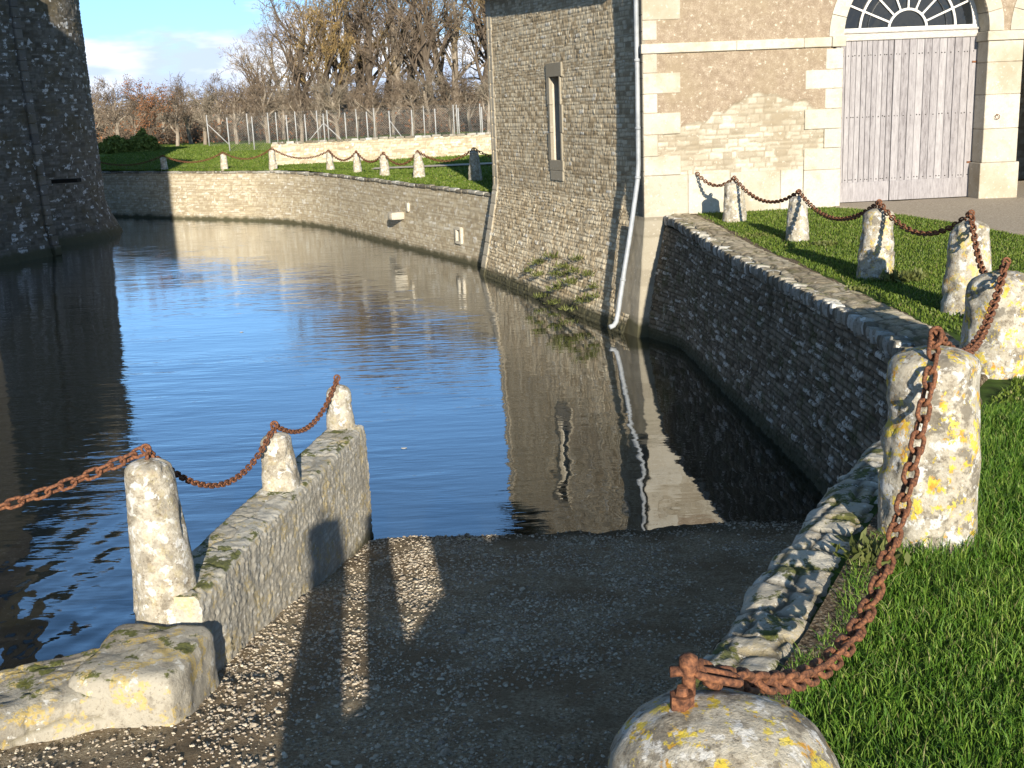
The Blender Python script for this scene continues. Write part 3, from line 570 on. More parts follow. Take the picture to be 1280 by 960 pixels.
for k, (zz, ww) in enumerate(((SL[2]+.35, .19), (SL[2]+1.05, .11), (SL[2]+1.75, .2))):
    for sg in (-1, 1):
        z0 = SL[2]+(SL[3]-SL[2])*k/3; z1 = SL[2]+(SL[3]-SL[2])*(k+1)/3; w = ww if sg > 0 else .28-ww
        sm.box(mp3(uc+sg*(hw+w/2), (z0+z1)/2, .0), MD*w/2, MN*.05, Z3*((z1-z0)/2-.004), .008, (.3+.2*k, .4, 1, 0))
wn_ = sm.build('slit_window', M['ashlargrey'], ch)
sm = MB()
for sg in (-1, 1): sm.box(mp3(uc+sg*(hw+.05), zc, -.14), MD*.05, MN*.10, Z3*hz, 0, (.7, .4, 1, 0))
sm.box(mp3(uc, SL[3]+.05, -.14), MD*(hw+.1), MN*.10, Z3*.05); sm.box(mp3(uc, SL[2]-.05, -.14), MD*(hw+.1), MN*.10, Z3*.05)
sm.build('reveal', M['ashlar'], wn_)
sm = MB(); sm.box(mp3(uc, zc, -.9), MD*(hw+.1), MN*.03, Z3*(hz+.1)); sm.build('pane', M['darkroom'], wn_); sm = MB(); [sm.box(mp3(uc+sg*(hw+.12), zc, -.56), MD*.03, MN*.34, Z3*(hz+.1)) for sg in (-1, 1)]; sm.build('dark_cheek', M['darkroom'], wn_)  # near-black sheet and cheeks painted as the shade of the deep interior
# facade openings
uL, zL = fuz(1048, 252); uR, _ = fuz(1223, 250); uP, _ = fuz(1266, 243); zS = fuz(1125, 49)[1]
uC = (uL+uR)/2; rA = (uR-uL)/2; uC2 = uP+rA
def inarch(u, z, uc, r): return (np.abs(u-uc) < r) & ((z < zS) | ((u-uc)**2+(z-zS)**2 < r*r))
zrub = 4.55
def fextra(U, Z, hh, h, r1, r2):
    lim = zrub+.55*np.exp(-((U-2.6)/1.3)**2)-.35*smooth(3.2, 4.3, U)*0+.22*(f2(U*2.2, U*0, 3)-.5)*2-.25*smooth(1.0, .3, U)
    e = smooth(-.02, .02, Z-lim); pl = .045+.022*(f2(U*3, Z*3, 4)-.5)+.026*(f2(U*14, Z*14, 4)-.5)
    return hh*(1-e)+pl*e, h*(1-e)+e, r1, r2, e
facp = np.array([FO-FU*.1, FO+FU*14.0])
fside = 1 if np.array([-FU[1], FU[0]])@FN > 0 else -1
stone_wall('front_wall', facp, G-.4, EAVE+.1, .03, .115, .26, .030, M['facade'], ch, side=fside, seed=71, joint=.016, extra=fextra, warp=.3,
           keepfn=lambda U, Z: ~(inarch(U, Z, uC, rA+.12) | inarch(U, Z, uC2, rA+.12)))
U3 = np.array([*FU, 0]); N3 = np.array([*FN, 0])
def blk(mb, u0, u1, z0, z1, d0, d1, bev=.012):
    mb.box(fpt((u0+u1)/2, (z0+z1)/2, (d0+d1)/2), U3*(u1-u0)/2, N3*(d1-d0)/2, Z3*(z1-z0)/2, bev, (rg.random(), rg.random(), 1, 0))
def zf_(px, py): return fuz(px, py)[1]
zb0, zb1 = fuz(900, 63)[1], fuz(900, 50)[1]; zb0, zb1 = fuz(1000, 60)[1], fuz(1000, 48)[1]
REV = -.62
qn = MB()
# corner pier quoins
ys_ = [-140, -110, -80, -50, -25, 0, 25, 50]; zl = [EAVE, 8.1]+[fuz(830, y)[1] for y in (-15, 25, 50)]
uq = [fuz(822, 100)[0], fuz(851, 100)[0]]
def quoins(zs, ua, ws, d=.06, d0=-.1, first=0):
    for k, (a, b) in enumerate(zip(zs[:-1], zs[1:])):
        w = ws[(k+first) % 2]; blk(qn, ua if w > 0 else ua+w, ua+w if w > 0 else ua, min(a, b)+.004, max(a, b)-.004, d0, d)
quoins(zl, -.16, (uq[0]+.14, uq[1]+.14), first=1)
quoins([fuz(830, y)[1] for y in (64, 91, 117, 141, 168, 195, 219)], -.16, (uq[0]+.14, uq[1]+.14), first=0)
uq2 = uL-fuz(1006, 100)[0]; uq1 = uL-fuz(1031, 100)[0]
zz_ = [fuz(1030, y)[1] for y in (61, 87, 111, 136, 161, 185, 212)]
for k in range(6):
    w = (uq1, uq2)[k % 2]; blk(qn, uL-w, uL, zz_[k+1]+.004, zz_[k]-.004, REV, .06)
blk(qn, uL-uq2-.01, uL, G-.3, zz_[-1], REV, .09)
qn.build('quoins', M['ashlar'], ch)
# corner plinth and battered foot of the corner in the water
pl = MB(); zp = fuz(900, 216)[1]; uu = -.17
for w in (1.0, .95, 1.15, 1.0, .9):
    w = min(w, uL-uq2-.01-uu-.003)
    if w > .1: blk(pl, uu, uu+w-.006, G-.3, zp, -.1, .075)
    uu += w
pl.build('plinth', M['ashlar'], ch)
# pier down to the water
zz = np.linspace(-.5, 2.62, 60); c0 = []; xs = []
fl = lambda z: .50*np.clip((2.6-z)/2.6, 0, 1.3)**1.2
MDu = -MN
foot = []
pw = .9
for z in zz:
    f_ = fl(z); g_ = .30+.62*np.clip((2.6-z)/2.6, 0, 1.2)**1.15
    a = np.array([FO[0]+.62, FO[1]+.2]); 
    A0 = fpt(1.0, z, -.3); A1 = fpt(.95, z, .07+f_); A2 = fpt(-.16-.30*(np.clip((2.6-z)/2.6, 0, 1.2)), z, .07+f_); A3 = A2+MD*(.62+.75*np.clip((2.6-z)/2.6, 0, 1.2))
    row = []
    for P, Q, n in ((A0, A1, 10), (A1, A2, 26), (A2, A3, 30)):
        for k in range(n): row.append(P+(Q-P)*k/n)
    row.append(A3); foot.append(row)
FT = np.array(foot); nr, nc = FT.shape[:2]
nn_ = f3(FT.reshape(-1, 3)*6, 4).reshape(nr, nc)-.5
zi = (zz[:, None]+5)/.36; jj = smooth(.0, .05, np.abs(zi-np.round(zi))); FT[..., 1] -= (nn_*.03+jj*.02); FT[..., 0] -= nn_*.02
rr = n2(np.floor(zi)*5.1, np.floor(np.linspace(0, 5, nc))[None]*3.3+np.floor(zi))
make('corner_pier', FT.reshape(-1, 3), grid_faces(nr, nc), M['ashlargrey'], ch, np.stack([rr, rr, np.ones_like(rr)*(.5+.5*jj), rr*0], -1).reshape(-1, 4))
# upper corner pilaster side (projects past the moat side wall)
pp = MB(); zq = 2.6
while zq < EAVE:
    hq = rg.uniform(.28, .36); z1 = min(zq+hq, EAVE); e1 = fpt(-.02, (zq+z1)/2, -.02); c = e1+MD*.3+MN*(-.2)
    pp.box(fpt(-.003, (zq+z1)/2, -.3), U3*.17, N3*.335, Z3*((z1-zq)/2-.003), .01, (rg.random()*.6, .5, 1, 0)); zq = z1
pp.build('corner_pilaster', M['ashlargrey'], ch)
# string course
sc_ = MB(); ub = [-.20, 1.9, 3.4, uL-.28]
for a, b in zip(ub[:-1], ub[1:]): blk(sc_, a, b-.004, zb0, zb1, -.1, .11)
blk(sc_, uL-.278, uL+.03, zb0-.005, zb1+.01, REV+.01, .13)
sc_.build('string_course', M['ashlar'], ch)
# pier between the arches, capitals, bases
pi = MB(); zbs = fuz(1240, 203)[1]; z = zbs
pz = [zbs, zbs+.75, zbs+1.5, zbs+2.2, zb0]
for a, b in zip(pz[:-1], pz[1:]): blk(pi, uR, uP, a+.003, b-.003, REV, .06)
blk(pi, uR-.05, uP+.05, G-.3, zbs, REV, .10); pi.build('pier', M['ashlar'], ch)
pi = MB(); blk(pi, uR-.05, uP+.05, zb0, zb1, REV+.004, .12); pi.build('capital', M['ashlar'], ch)
def arch_ring(uc, r, w, d0, d1, nseg=13):
    mb = MB()
    for k in range(nseg):
        a0 = math.pi*k/nseg+.004; a1 = math.pi*(k+1)/nseg-.004; V = []
        sub = np.linspace(a0, a1, 5)
        for a in sub:
            for rr_ in (r, r+w):
                for d in (d0, d1): V.append(fpt(uc+rr_*math.cos(a), zb1+.004+rr_*math.sin(a), d))
        Q = []
        for j in range(4):
            b = j*4; Q += [(b, b+4, b+5, b+1), (b+2, b+3, b+7, b+6), (b+1, b+5, b+7, b+3), (b, b+2, b+6, b+4)]
        Q += [(0, 1, 3, 2), (16, 18, 19, 17)]; mb.add(V, Q, c=(rg.random(), rg.random(), 1, 0))
    return mb
arch_ring(uC, rA, .33, REV, .07).build('arch', M['ashlar'], ch); arch_ring(uC2, rA, .33, REV, .07).build('arch', M['ashlar'], ch)
# door, set back in the reveal
DD = -.46
dr_ = thing('door', None, None, tuple(fpt(uC, G, DD))); dr_.parent = ch; dr_.matrix_parent_inverse = Matrix.Translation(ch.location).inverted()
uDL, zDT = fuz(1049, 52, DD); uDR, _ = fuz(1201, 245, DD); uDM, _ = fuz(1114, 150, DD); zDb = GB_+.05; zK = fuz(1120, 226, DD)[1]; uDL = min(uDL, uL+.0); uDR = uR
for (a, b) in ((uDL, uDM-.006), (uDM+.006, uDR)):
    mb = MB(); w = (b-a)/11
    for k in range(11):
        blk(mb, a+k*w+.005, a+(k+1)*w-.005, zK, zDT, DD-.03, DD+.012+rg.uniform(-.008, .008), .004)
    mb.box(fpt((a+b)/2, (zK+zDT)/2, DD-.035), U3*((b-a)/2), N3*.02, Z3*((zDT-zK)/2-.01), 0, (.1, .1, 1, 0))
    leaf = mb.build('door_leaf', M['door'], dr_)
    mb = MB(); blk(mb, a+.004, b-.004, zDb, zK+.012, DD-.03, DD+.03, .006); mb.build('kick_board', M['door'], leaf)
    mb = MB()
    for zz1 in (zDT-.32, (zDT+zK)/2-.1, zK+.07):
        for k in range(11):
            for e in ((.5,) if k % 3 else (.3, .7)):
                mb.box(fpt(a+(k+e)*w, zz1+rg.normal(0, .004), DD+.016), U3*.011, N3*.006, Z3*.011, .004)
    mb.build('nails', M['darkroom'], leaf)
    hx = a+.06 if (a+b)/2 < uDM else b-.06
    for zz1 in (zDT-.55, zK+.35): mb = MB(); mb.box(fpt(hx, zz1, DD+.024), U3*.055, N3*.006, Z3*.022, .003); mb.build('hinge', M['rust'], leaf)
mb = MB(); zB = zDT; blk(mb, uL-.02, uR+.0, zB+.0, zB+.16, DD-.1, DD+.06, .012); blk(mb, uL-.02, uR, zB+.155, zB+.20, DD-.1, DD+.10, .01); mb.build('door_lintel', M['beam'], ch)
# fanlight
zF = zB+.20
fl_ = MB(); R1 = rA-.02; cz = zF+.0
def arcbar(r, w, a0=0, a1=math.pi, n=40, d0=DD-.03, d1=DD+.03):
    V = []
    for a in np.linspace(a0, a1, n):
        for rr_ in (r-w/2, r+w/2):
            for d in (d0, d1): V.append(fpt(uC+rr_*math.cos(a), cz+rr_*math.sin(a), d))
    Q = []
    for j in range(n-1): b = j*4; Q += [(b, b+4, b+5, b+1), (b+2, b+3, b+7, b+6), (b+1, b+5, b+7, b+3), (b, b+2, b+6, b+4)]
    fl_.add(V, Q)
arcbar(R1-.05, .14); arcbar(R1*.66+.03, .05); arcbar(R1*.56*1.0, .0001); arcbar(R1*.27, .05)
fl_.box(fpt(uC, cz+.03, DD), U3*R1, N3*.04, Z3*.035)
for k, a in enumerate(np.linspace(0, math.pi, 9)[1:-1]):
    r_in, r_out = R1*.27, R1-.1; c, s_ = math.cos(a), math.sin(a)
    if k % 2 == 0: r_in = R1*.27
    P = fpt(uC+c*(r_in+r_out)/2, cz+s_*(r_in+r_out)/2, DD); dirv = U3*c+Z3*s_; fl_.box(P, dirv*(r_out-r_in)/2, N3*.022, np.cross(dirv, N3)*.02)
fan = fl_.build('fanlight', M['paintwhite'], ch)
V = [fpt(uC, cz, DD-.02)]+[fpt(uC+R1*math.cos(a), cz+R1*math.sin(a), DD-.02) for a in np.linspace(0, math.pi, 33)]
make('pane', V, [[0, k, k+1] for k in range(1, 33)], M['glass'], fan, smooth_=False)
mb = MB(); mb.box(fpt(uC, G+2.6, DD-.3), U3*(rA+.4), N3*.05, Z3*3.2); mb.build('dark_interior', M['darkroom'], ch)
# passage behind the second arch
bw = FO+FU*(uP-.9)-FN*7.0; stone_wall('passage_wall', np.array([bw, bw+FU*6.5]), G-.1, 7.5, .05, .13, .26, .03, M['facade'], ch, side=fside, seed=77)
mb = MB(); mb.box(fpt(uP-.35, 5, -3.85), U3*.2, N3*3.18, Z3*3, 0, (.3, .3, 1, 0)); mb.box(fpt(uP+3, 8.0, -3.85), U3*3.4, N3*3.2, Z3*.1, 0, (.3, .3, 1, 0)); mb.box(fpt(uP+5.6, 5, -3.85), U3*.2, N3*3.18, Z3*3, 0, (.3, .3, 1, 0)); mb.build('passage_side', M['ashlargrey'], ch)
# tether ring on the pier
ur, zr = fuz(1246, 146, .08); mb = MB(); mb.tubes([fpt(ur, zr+.05, .05)], [fpt(ur, zr+.05, .12)], .012, .012, 8, True)
mb.path([fpt(ur+.05*math.sin(a), zr-.0+.05*math.cos(a), .115) for a in np.linspace(0, 2*math.pi, 20)], .008, 6); mb.build('tether_ring', M['rust'], ch, True)
# roof with overhanging eaves
rf = MB(); eo = .38
c1 = MA+mn*eo-md*1.3; c2 = MBp+mn*eo+md*.35; c3 = FO+FU*14+FN*eo; c4 = c2+FU*16
c1 = np.array(fpt(0, 0, eo)[:2])+mn*(eo+.02)
rf_pts = [c1, c2, c4, c3]; ctr = sum(rf_pts)/4; Vr = [(*p, EAVE) for p in rf_pts]+[(*p, EAVE+.14) for p in rf_pts]+[(*(ctr+(p-ctr)*.35), EAVE+4.5) for p in rf_pts]
rf.add(Vr, [(0, 1, 2, 3), (0, 4, 5, 1), (1, 5, 6, 2), (2, 6, 7, 3), (3, 7, 4, 0), (4, 8, 9, 5), (5, 9, 10, 6), (6, 10, 11, 7), (7, 11, 8, 4), (8, 11, 10, 9)])
rf.build('roof', M['slate'], ch)
# hidden back and end walls
mb = MB(); e2 = MBp; e3 = MBp+FU*15; b_ = FO+FU*14
for a, b in ((e2+md*-.02, e3), (e3, b_)):
    d = b-a; ln = np.linalg.norm(d); d /= ln; c = (a+b)/2; mb.box((*c, 4.2), (*(d*ln/2), 0), (-d[1]*.15, d[0]*.15, 0), (0, 0, 4.3), 0, (.4, .4, 1, 0))
mb.build('back_wall', M['moatwall'], ch)
# downpipe
dp = MB(); P = [aty(793, -60, 25.75), aty(795, 0, 25.75), aty(797, 110, 25.75), aty(798, 205, 25.73), aty(797, 225, 25.7), aty(788, 290, 25.5), aty(780, 340, 25.35), aty(773, 388, 25.15), aty(770.5, 402, 25.1), aty(767, 407, 25.05), aty(762, 409, 25.0)]
dp.path(P, .055, 12); dpo = dp.build('downpipe', M['pipe'], ch, True)
for y in (75, 160, 222, 350):
    mb = MB()
    k = np.interp(y, [0, 110, 205, 225, 290, 340, 388], [1, 2, 3, 4, 5, 6, 7]); a = int(k); q = P[a]+(P[min(a+1, 10)]-P[a])*(k-a); t_ = P[min(a+1, 10)]-P[a]; t_ /= np.linalg.norm(t_)
    mb.tubes([q-t_*.03], [q+t_*.03], .068, .068, 12, True); mb.build('pipe_collar', M['pipe'], dpo, True)

# ---------------------------------------------------------------- castle tower and curtain wall at the left
tw = thing('castle_tower', 'tall shaded castle tower standing in the moat at the left', 'building', (-22.5, 50.5, 0))
TC = np.array([-24.2, 53.2]); TR = 5.35
a_ = np.radians(np.linspace(-118, 48, 240)); tp_ = TC+TR*np.stack([np.cos(a_), np.sin(a_)], 1)
tt, tP = resample(tp_, .06)
tfl = lambda Z, U: .62*np.clip((1.55-Z)/1.55, 0, 1.3)**1.2+.0*Z
TTOP = 11.6
qs = aty(83, 226, 48.6)
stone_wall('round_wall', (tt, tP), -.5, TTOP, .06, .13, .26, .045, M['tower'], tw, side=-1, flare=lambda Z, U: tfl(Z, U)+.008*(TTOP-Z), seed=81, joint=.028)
# flat buttress wall nearer the camera
BW = np.array([(-30., 36.5), (-19.55, 46.6)]); 
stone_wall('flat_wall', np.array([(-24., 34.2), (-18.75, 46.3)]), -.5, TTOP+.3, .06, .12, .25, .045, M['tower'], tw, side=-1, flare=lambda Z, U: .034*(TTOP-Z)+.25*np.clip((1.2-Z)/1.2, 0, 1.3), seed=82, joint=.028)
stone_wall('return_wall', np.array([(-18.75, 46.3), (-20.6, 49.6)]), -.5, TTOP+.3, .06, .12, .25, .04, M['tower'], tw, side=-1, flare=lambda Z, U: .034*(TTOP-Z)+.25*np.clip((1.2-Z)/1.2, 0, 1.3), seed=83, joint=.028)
q0 = MB(); zz = 0
while zz < TTOP:
    f_ = .034*(TTOP-zz)+.25*max(0, (1.2-zz)/1.2); q0.box((-18.74+f_*.9, 46.3-f_*.55, zz+.2), (.13, -.05, 0), (.09, .14, 0), (0, 0, .197), .03, (.6+.4*rg.random(), .6, 1, 0)); zz += .4
q0.build('quoins', M['tower'], tw)
mb = MB(); c = aty(83, 226, 48.25); mb.box(c, (.52, .05, 0), (0, .25, 0), (0, 0, .075), .01); mb.build('slit', M['darkroom'], tw)
mb = MB(); V = []; nC = 40
for a in np.linspace(0, 2*math.pi, nC, endpoint=False): V.append((TC[0]+(TR+.5)*math.cos(a), TC[1]+(TR+.5)*math.sin(a), TTOP))
V.append((TC[0], TC[1], TTOP+1.2)); mb.add(V, None, [(k, (k+1) % nC, nC) for k in range(nC)]+[(0, k+1, k) for k in range(1, nC-1)]); mb.build('roof', M['slate'], tw)
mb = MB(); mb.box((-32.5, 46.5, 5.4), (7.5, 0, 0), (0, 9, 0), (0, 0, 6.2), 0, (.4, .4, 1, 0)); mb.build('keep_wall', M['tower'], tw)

# castle wing outside the left of the frame (it shades the tower) and gatehouse behind the camera
m_ = MB()
def house(name, label, x0, x1, y0, y1, z0, zt, rh, cat='building'):
    o = thing(name, label, cat, ((x0+x1)/2, (y0+y1)/2, z0))
    mb = MB(); mb.box(((x0+x1)/2, (y0+y1)/2, (z0+zt)/2), ((x1-x0)/2, 0, 0), (0, (y1-y0)/2, 0), (0, 0, (zt-z0)/2), .05, (.5, .5, 1, 0)); mb.build('wall', M['tower'], o)
    e = .35; cx_, cy_ = (x0+x1)/2, (y0+y1)/2; rx, ry = ((x1-x0)/2*.0+.02, (y1-y0)/2*.45)
    V = [(x0-e, y0-e, zt), (x1+e, y0-e, zt), (x1+e, y1+e, zt), (x0-e, y1+e, zt), (cx_-rx, cy_-ry, zt+rh), (cx_+rx, cy_-ry, zt+rh), (cx_+rx, cy_+ry, zt+rh), (cx_-rx, cy_+ry, zt+rh)]
    mb = MB(); mb.add(V, [(0, 3, 2, 1), (0, 1, 5, 4), (1, 2, 6, 5), (2, 3, 7, 6), (3, 0, 4, 7), (4, 5, 6, 7)]); mb.build('roof', M['slate'], o)
    mb = MB()
    for k, yy in enumerate(np.arange(y0+2, y1-1, 3.2)):
        for zz in (3.5, 7.5):
            if zz < zt-2: mb = MB(); mb.box((x1+.0, yy, zz), (.06, 0, 0), (0, .45, 0), (0, 0, .8), .01); mb.build('window', M['glass'], o)
    return o
house('castle_wing', 'tall castle wing standing in the moat left of the camera', -27, -13.45, 9, 29.5, -.5, 14.5, 5.0)

# ---------------------------------------------------------------- bollards, eyes, chains
def bollard(name, base, h, rb, rt, m, label, seed, lean=(0, 0), dome=.45, pw=2.0, group=None, eye=.11, rot=0, ns=44, ring=True, amp=.018):
    """tapered stone with a domed head and an iron eye; returns the eye's centre"""
    o = thing(name, label, 'bollard', tuple(base), group); rgl = np.random.default_rng(seed)
    zs = np.concatenate([np.linspace(-.25, h-rt*dome, 34), h-rt*dome+rt*dome*np.sin(np.linspace(0, 1, 12)[1:]*math.pi/2)])
    dm = np.concatenate([np.ones(34), np.cos(np.linspace(0, 1, 12)[1:]*math.pi/2)]); dm[-1] = .001
    th = np.linspace(0, 2*math.pi, ns, endpoint=False); rr = (rb+(rt-rb)*np.clip(zs/(h-rt*dome), 0, 1))*dm
    shp = (np.abs(np.cos(th+rot))**pw+np.abs(np.sin(th+rot))**pw)**(-1/pw)
    X = rr[:, None]*shp*np.cos(th); Y = rr[:, None]*shp*np.sin(th); Z = np.broadcast_to(zs[:, None], X.shape)
    P = np.stack([X+lean[0]*Z, Y+lean[1]*Z, Z], -1).reshape(-1, 3)+np.asarray(base)
    nrm = np.stack([np.broadcast_to(np.cos(th), X.shape), np.broadcast_to(np.sin(th), X.shape), np.broadcast_to((1-dm)[:, None], X.shape)], -1).reshape(-1, 3)
    P = P+nrm*((f3(P*3.5+seed*3.7, 5)-.5)*2*amp*2.2+(f3(P*22+seed, 3)-.5)*.012-.022*smooth(.60, .68, f3(P*7+seed, 2)))[:, None]*np.clip(rr/rt, 0, 1).repeat(ns)[:, None]
    nz = len(zs); Q = np.array([(i*ns+k, i*ns+(k+1) % ns, (i+1)*ns+(k+1) % ns, (i+1)*ns+k) for i in range(nz-1) for k in range(ns)])
    make('stone', P, [Q], m, o, np.tile((rgl.random(), rgl.random(), 1, 0), (len(P), 1)))
    top = np.asarray(base)+np.array([lean[0]*h, lean[1]*h, h])
    mb = MB(); mb.path([top-[0, 0, .05], top+[0, 0, eye*.5]], .017, 8); e = top+np.array([0, 0, eye*.5+.03])
    mb.path([e+np.array([.035*math.cos(a), 0, .035*math.sin(a)]) for a in np.linspace(0, 2*math.pi, 16)], .0115, 6); mb.build('iron_eye', M['rust'], o, True)
    return e
LINK = {}
def chain(a, b, sag, label, pitch=.094, seg=10, sides=6, wire=.0115, group=None, skew=0, name='chain', tail=None):
    a, b = np.asarray(a), np.asarray(b); n = 200; t = np.linspace(0, 1, n); P = a+(b-a)*t[:, None]; P[:, 2] -= sag*4*t*(1-t)*(1+skew*(t-.5)*2)
    if tail is not None: P = np.concatenate([P, b+(np.asarray(tail)-b)*np.linspace(.02, 1, 30)[:, None]]); n = len(P)
    s = np.concatenate([[0], np.cumsum(np.linalg.norm(np.diff(P, axis=0), axis=1))]); m = max(3, int(round(s[-1]/pitch))); sc = (np.arange(m)+.5)*s[-1]/m
    C_ = np.stack([np.interp(sc, s, P[:, k]) for k in range(3)], 1); hs = s[-1]/m; Ta = np.stack([np.interp(sc+.3*hs, s, P[:, k]) for k in range(3)], 1)-np.stack([np.interp(sc-.3*hs, s, P[:, k]) for k in range(3)], 1)
    Ta /= np.linalg.norm(Ta, axis=1)[:, None]; rgl = np.random.default_rng(int(abs(a[0]*100))+7)
    hl = hs/2+wire; hw_ = hl*.56; aa = np.linspace(0, 2*math.pi, seg*2, endpoint=False)      # stadium
    cx_ = np.sign(np.cos(aa))*(hl-hw_)+hw_*np.cos(aa); cy_ = hw_*np.sin(aa)
    nx, ny = np.cos(aa), np.sin(aa); mb = MB()
    for k in range(m):
        T = Ta[k]; side = np.cross(T, [0, 0, 1.]); side /= np.linalg.norm(side)+1e-9; upv = np.cross(side, T); ang = (math.pi/4 if k % 2 else -math.pi/4)+rgl.normal(0, .10)
        A = side*math.cos(ang)+upv*math.sin(ang); B = np.cross(T, A); V = []
        for j in range(sides):
            ph = 2*math.pi*j/sides; rad_ = wire*math.cos(ph); bb = wire*math.sin(ph)
            V.append(C_[k]+np.outer(cx_+nx*rad_, T)+np.outer(cy_+ny*rad_, A)+B*bb)
        V = np.stack(V, 1).reshape(-1, 3); ns = len(aa)
        Q = [(i*sides+j, ((i+1) % ns)*sides+j, ((i+1) % ns)*sides+(j+1) % sides, i*sides+(j+1) % sides) for i in range(ns) for j in range(sides)]
        mb.add(V, Q)
    o = mb.build(name, M['rust'], None, True, loc=a); tag(o, label, 'chain', group); return o

GB = 'stone bollards along the near lawn'
B0 = np.array([.57, 2.98, G-.04])
e0 = None
def bnear(px, py, topy, wb, wt, m, label, seed, lean=(0, 0), dome=.5, topx=None, **kw):
    b = at(px, py, G-.03)
    lo, hi = 0, 3
    for _ in range(40):
        mid = (lo+hi)/2; q = np.array([b[0], b[1], b[2]+mid])-CAM; yy = 480-F*(q@CU)/(q@fwd)
        if yy > topy: lo = mid
        else: hi = mid
    dist = (b-CAM)@fwd; b = b+np.array([0, wb/F*dist/2*.8, 0])
    return bollard('stone_bollard', b, mid, wb/F*dist/2, wt/F*dist/2, m, label, seed, lean, dome, group=GB, **kw)
e1 = bnear(1173, 684, 446, 124, 104, M['bollY'], 'thick domed bollard with vivid yellow lichen beside the near curve of the wall', 11, (.02, .02), .42, ns=64, amp=.022)
e2 = bnear(1262, 474, 344, 92, 84, M['bollY'], 'bollard cut by the right edge of the photo behind the yellow-topped one', 12, (.02, .0), .5, ns=56)
e3 = bnear(1217, 394, 278, 62, 46, M['bollG'], 'grey-white bollard with one yellow patch, shadow of a link on its head', 13, (.0, 0), .5)
e4 = bnear(1100, 350, 262, 48, 38, M['bollG'], 'mottled bollard in front of the right door leaf, chain shadow down its left face', 14, (.02, .0), .6)
e5 = bnear(1000, 304, 246, 31, 22, M['bollP'], 'narrow bollard second from the coach house wall', 15, (.01, 0), .5)
e6 = bnear(920, 283, 228, 31, 24, M['bollP'], 'short bollard closest to the coach house wall', 16, (0, 0), .5)
# big bollard below the camera
o0 = thing('stone_bollard', 'big round-headed bollard seen from above at the bottom edge, hex bolt on top', 'bollard', tuple(B0), GB)
ns = 90; R0 = .345; zs = np.concatenate([np.linspace(-.1, .72, 22), .72+.24*np.sin(np.linspace(0, 1, 22)[1:]*math.pi/2)]); dm = np.concatenate([np.ones(22), np.cos(np.linspace(0, 1, 22)[1:]*math.pi/2)]); dm[-1] = .001
th = np.linspace(0, 2*math.pi, ns, endpoint=False); rr = (R0+.02-.02*np.clip(zs/.72, 0, 1))*dm
P = np.stack([rr[:, None]*np.cos(th), rr[:, None]*np.sin(th), np.broadcast_to(zs[:, None], (len(zs), ns))], -1).reshape(-1, 3)+B0
nrm = P-(B0+[0, 0, .5]); nrm /= np.linalg.norm(nrm, axis=1)[:, None]
P = P+nrm*((f3(P*3.2+5, 5)-.5)*.055+(f3(P*24, 3)-.5)*.012)[:, None]
make('stone', P, [np.array([(i*ns+k, i*ns+(k+1) % ns, (i+1)*ns+(k+1) % ns, (i+1)*ns+k) for i in range(len(zs)-1) for k in range(ns)])], M['bollY'], o0, np.tile((.5, .5, 1, 0), (len(P), 1)))
tpz = B0[2]+.96; bt = np.array([B0[0]-.11, B0[1]+.03, tpz-.03])
mb = MB(); mb.tubes([bt-[0, 0, .05]], [bt+[0, 0, .062]], .040, .038, 6, True); mb.tubes([bt+[0, 0, .06]], [bt+[0, 0, .085]], .020, .015, 10, True); mb.build('hex_bolt', M['rust'], o0)
mb = MB(); sp_ = bt+np.array([.028, .055, 0]); mb.path([sp_-[0, 0, .05], sp_+[0, 0, .09], sp_+[0, 0, .125], sp_+[0, 0, .15], sp_+[0, 0, .16]], [.021, .021, .03, .027, .012], 12); mb.tubes([sp_+[-.055, 0, .105]], [sp_+[.03, .0, .105]], .017, .014, 10, True); mb.build('hook_pin', M['rust'], o0, True)
e0 = sp_+np.array([.02, 0, .10])
mb = MB()
GC = None
e01 = e0+np.array([.14, .05, -.06])
pts = []
for a in np.linspace(0, 2*math.pi, 40):
    cxx = np.sign(math.cos(a))*.125*(abs(math.cos(a))**.5); pts.append(e0*.5+e01*.5+(e01-e0)/np.linalg.norm(e01-e0)*(.055*np.sign(math.cos(a))*min(1, abs(math.cos(a))*2.2)+.026*math.cos(a))+np.array([-.2, .98, 0])*.028*math.sin(a))
mb.path(pts, .0125, 8); sh_ = mb.build('long_link', M['rust'], None, True, loc=e0)
dv = e0[:2]-e1[:2]; dv /= np.linalg.norm(dv); q1 = np.array([*(e1[:2]+dv*.30+np.array([.03, 0])), e1[2]-.17])
ch0 = chain(e0+np.array([.03, .03, -.02]), q1, .80, 'heavy rusty chain sagging from the bolt of the bottom bollard over the grass', pitch=.108, seg=12, sides=8, wire=.0135, skew=.3, tail=e1)
sh_.parent = ch0; sh_.matrix_parent_inverse = Matrix.Translation(ch0.location).inverted()
chain(e1, e2, .42, 'rusty chain between the yellow-topped bollard and the one cut by the frame', seg=10, sides=8)
chain(e2, e3, .42, 'rusty chain hanging from the frame-edge bollard to the grey-white one')
chain(e3, e4, .34, 'rusty chain sagging before the forecourt gravel, between the grey-white and mottled bollards')
chain(e4, e5, .36, 'rusty chain between the mottled bollard and the narrow one')
chain(e5, e6, .33, 'rusty chain between the narrow bollard and the one by the coach house')
uh, zh = fuz(871, 216, .1); hk = fpt(uh, zh, .10)
mb = MB(); mb.tubes([fpt(uh, zh, .0)], [hk], .018, .015, 8, True); hko = mb.build('wall_hook', M['rust'], ch, True)
chain(e6, hk, .22, 'last rusty chain of the near row, hooked to the coach house plinth')

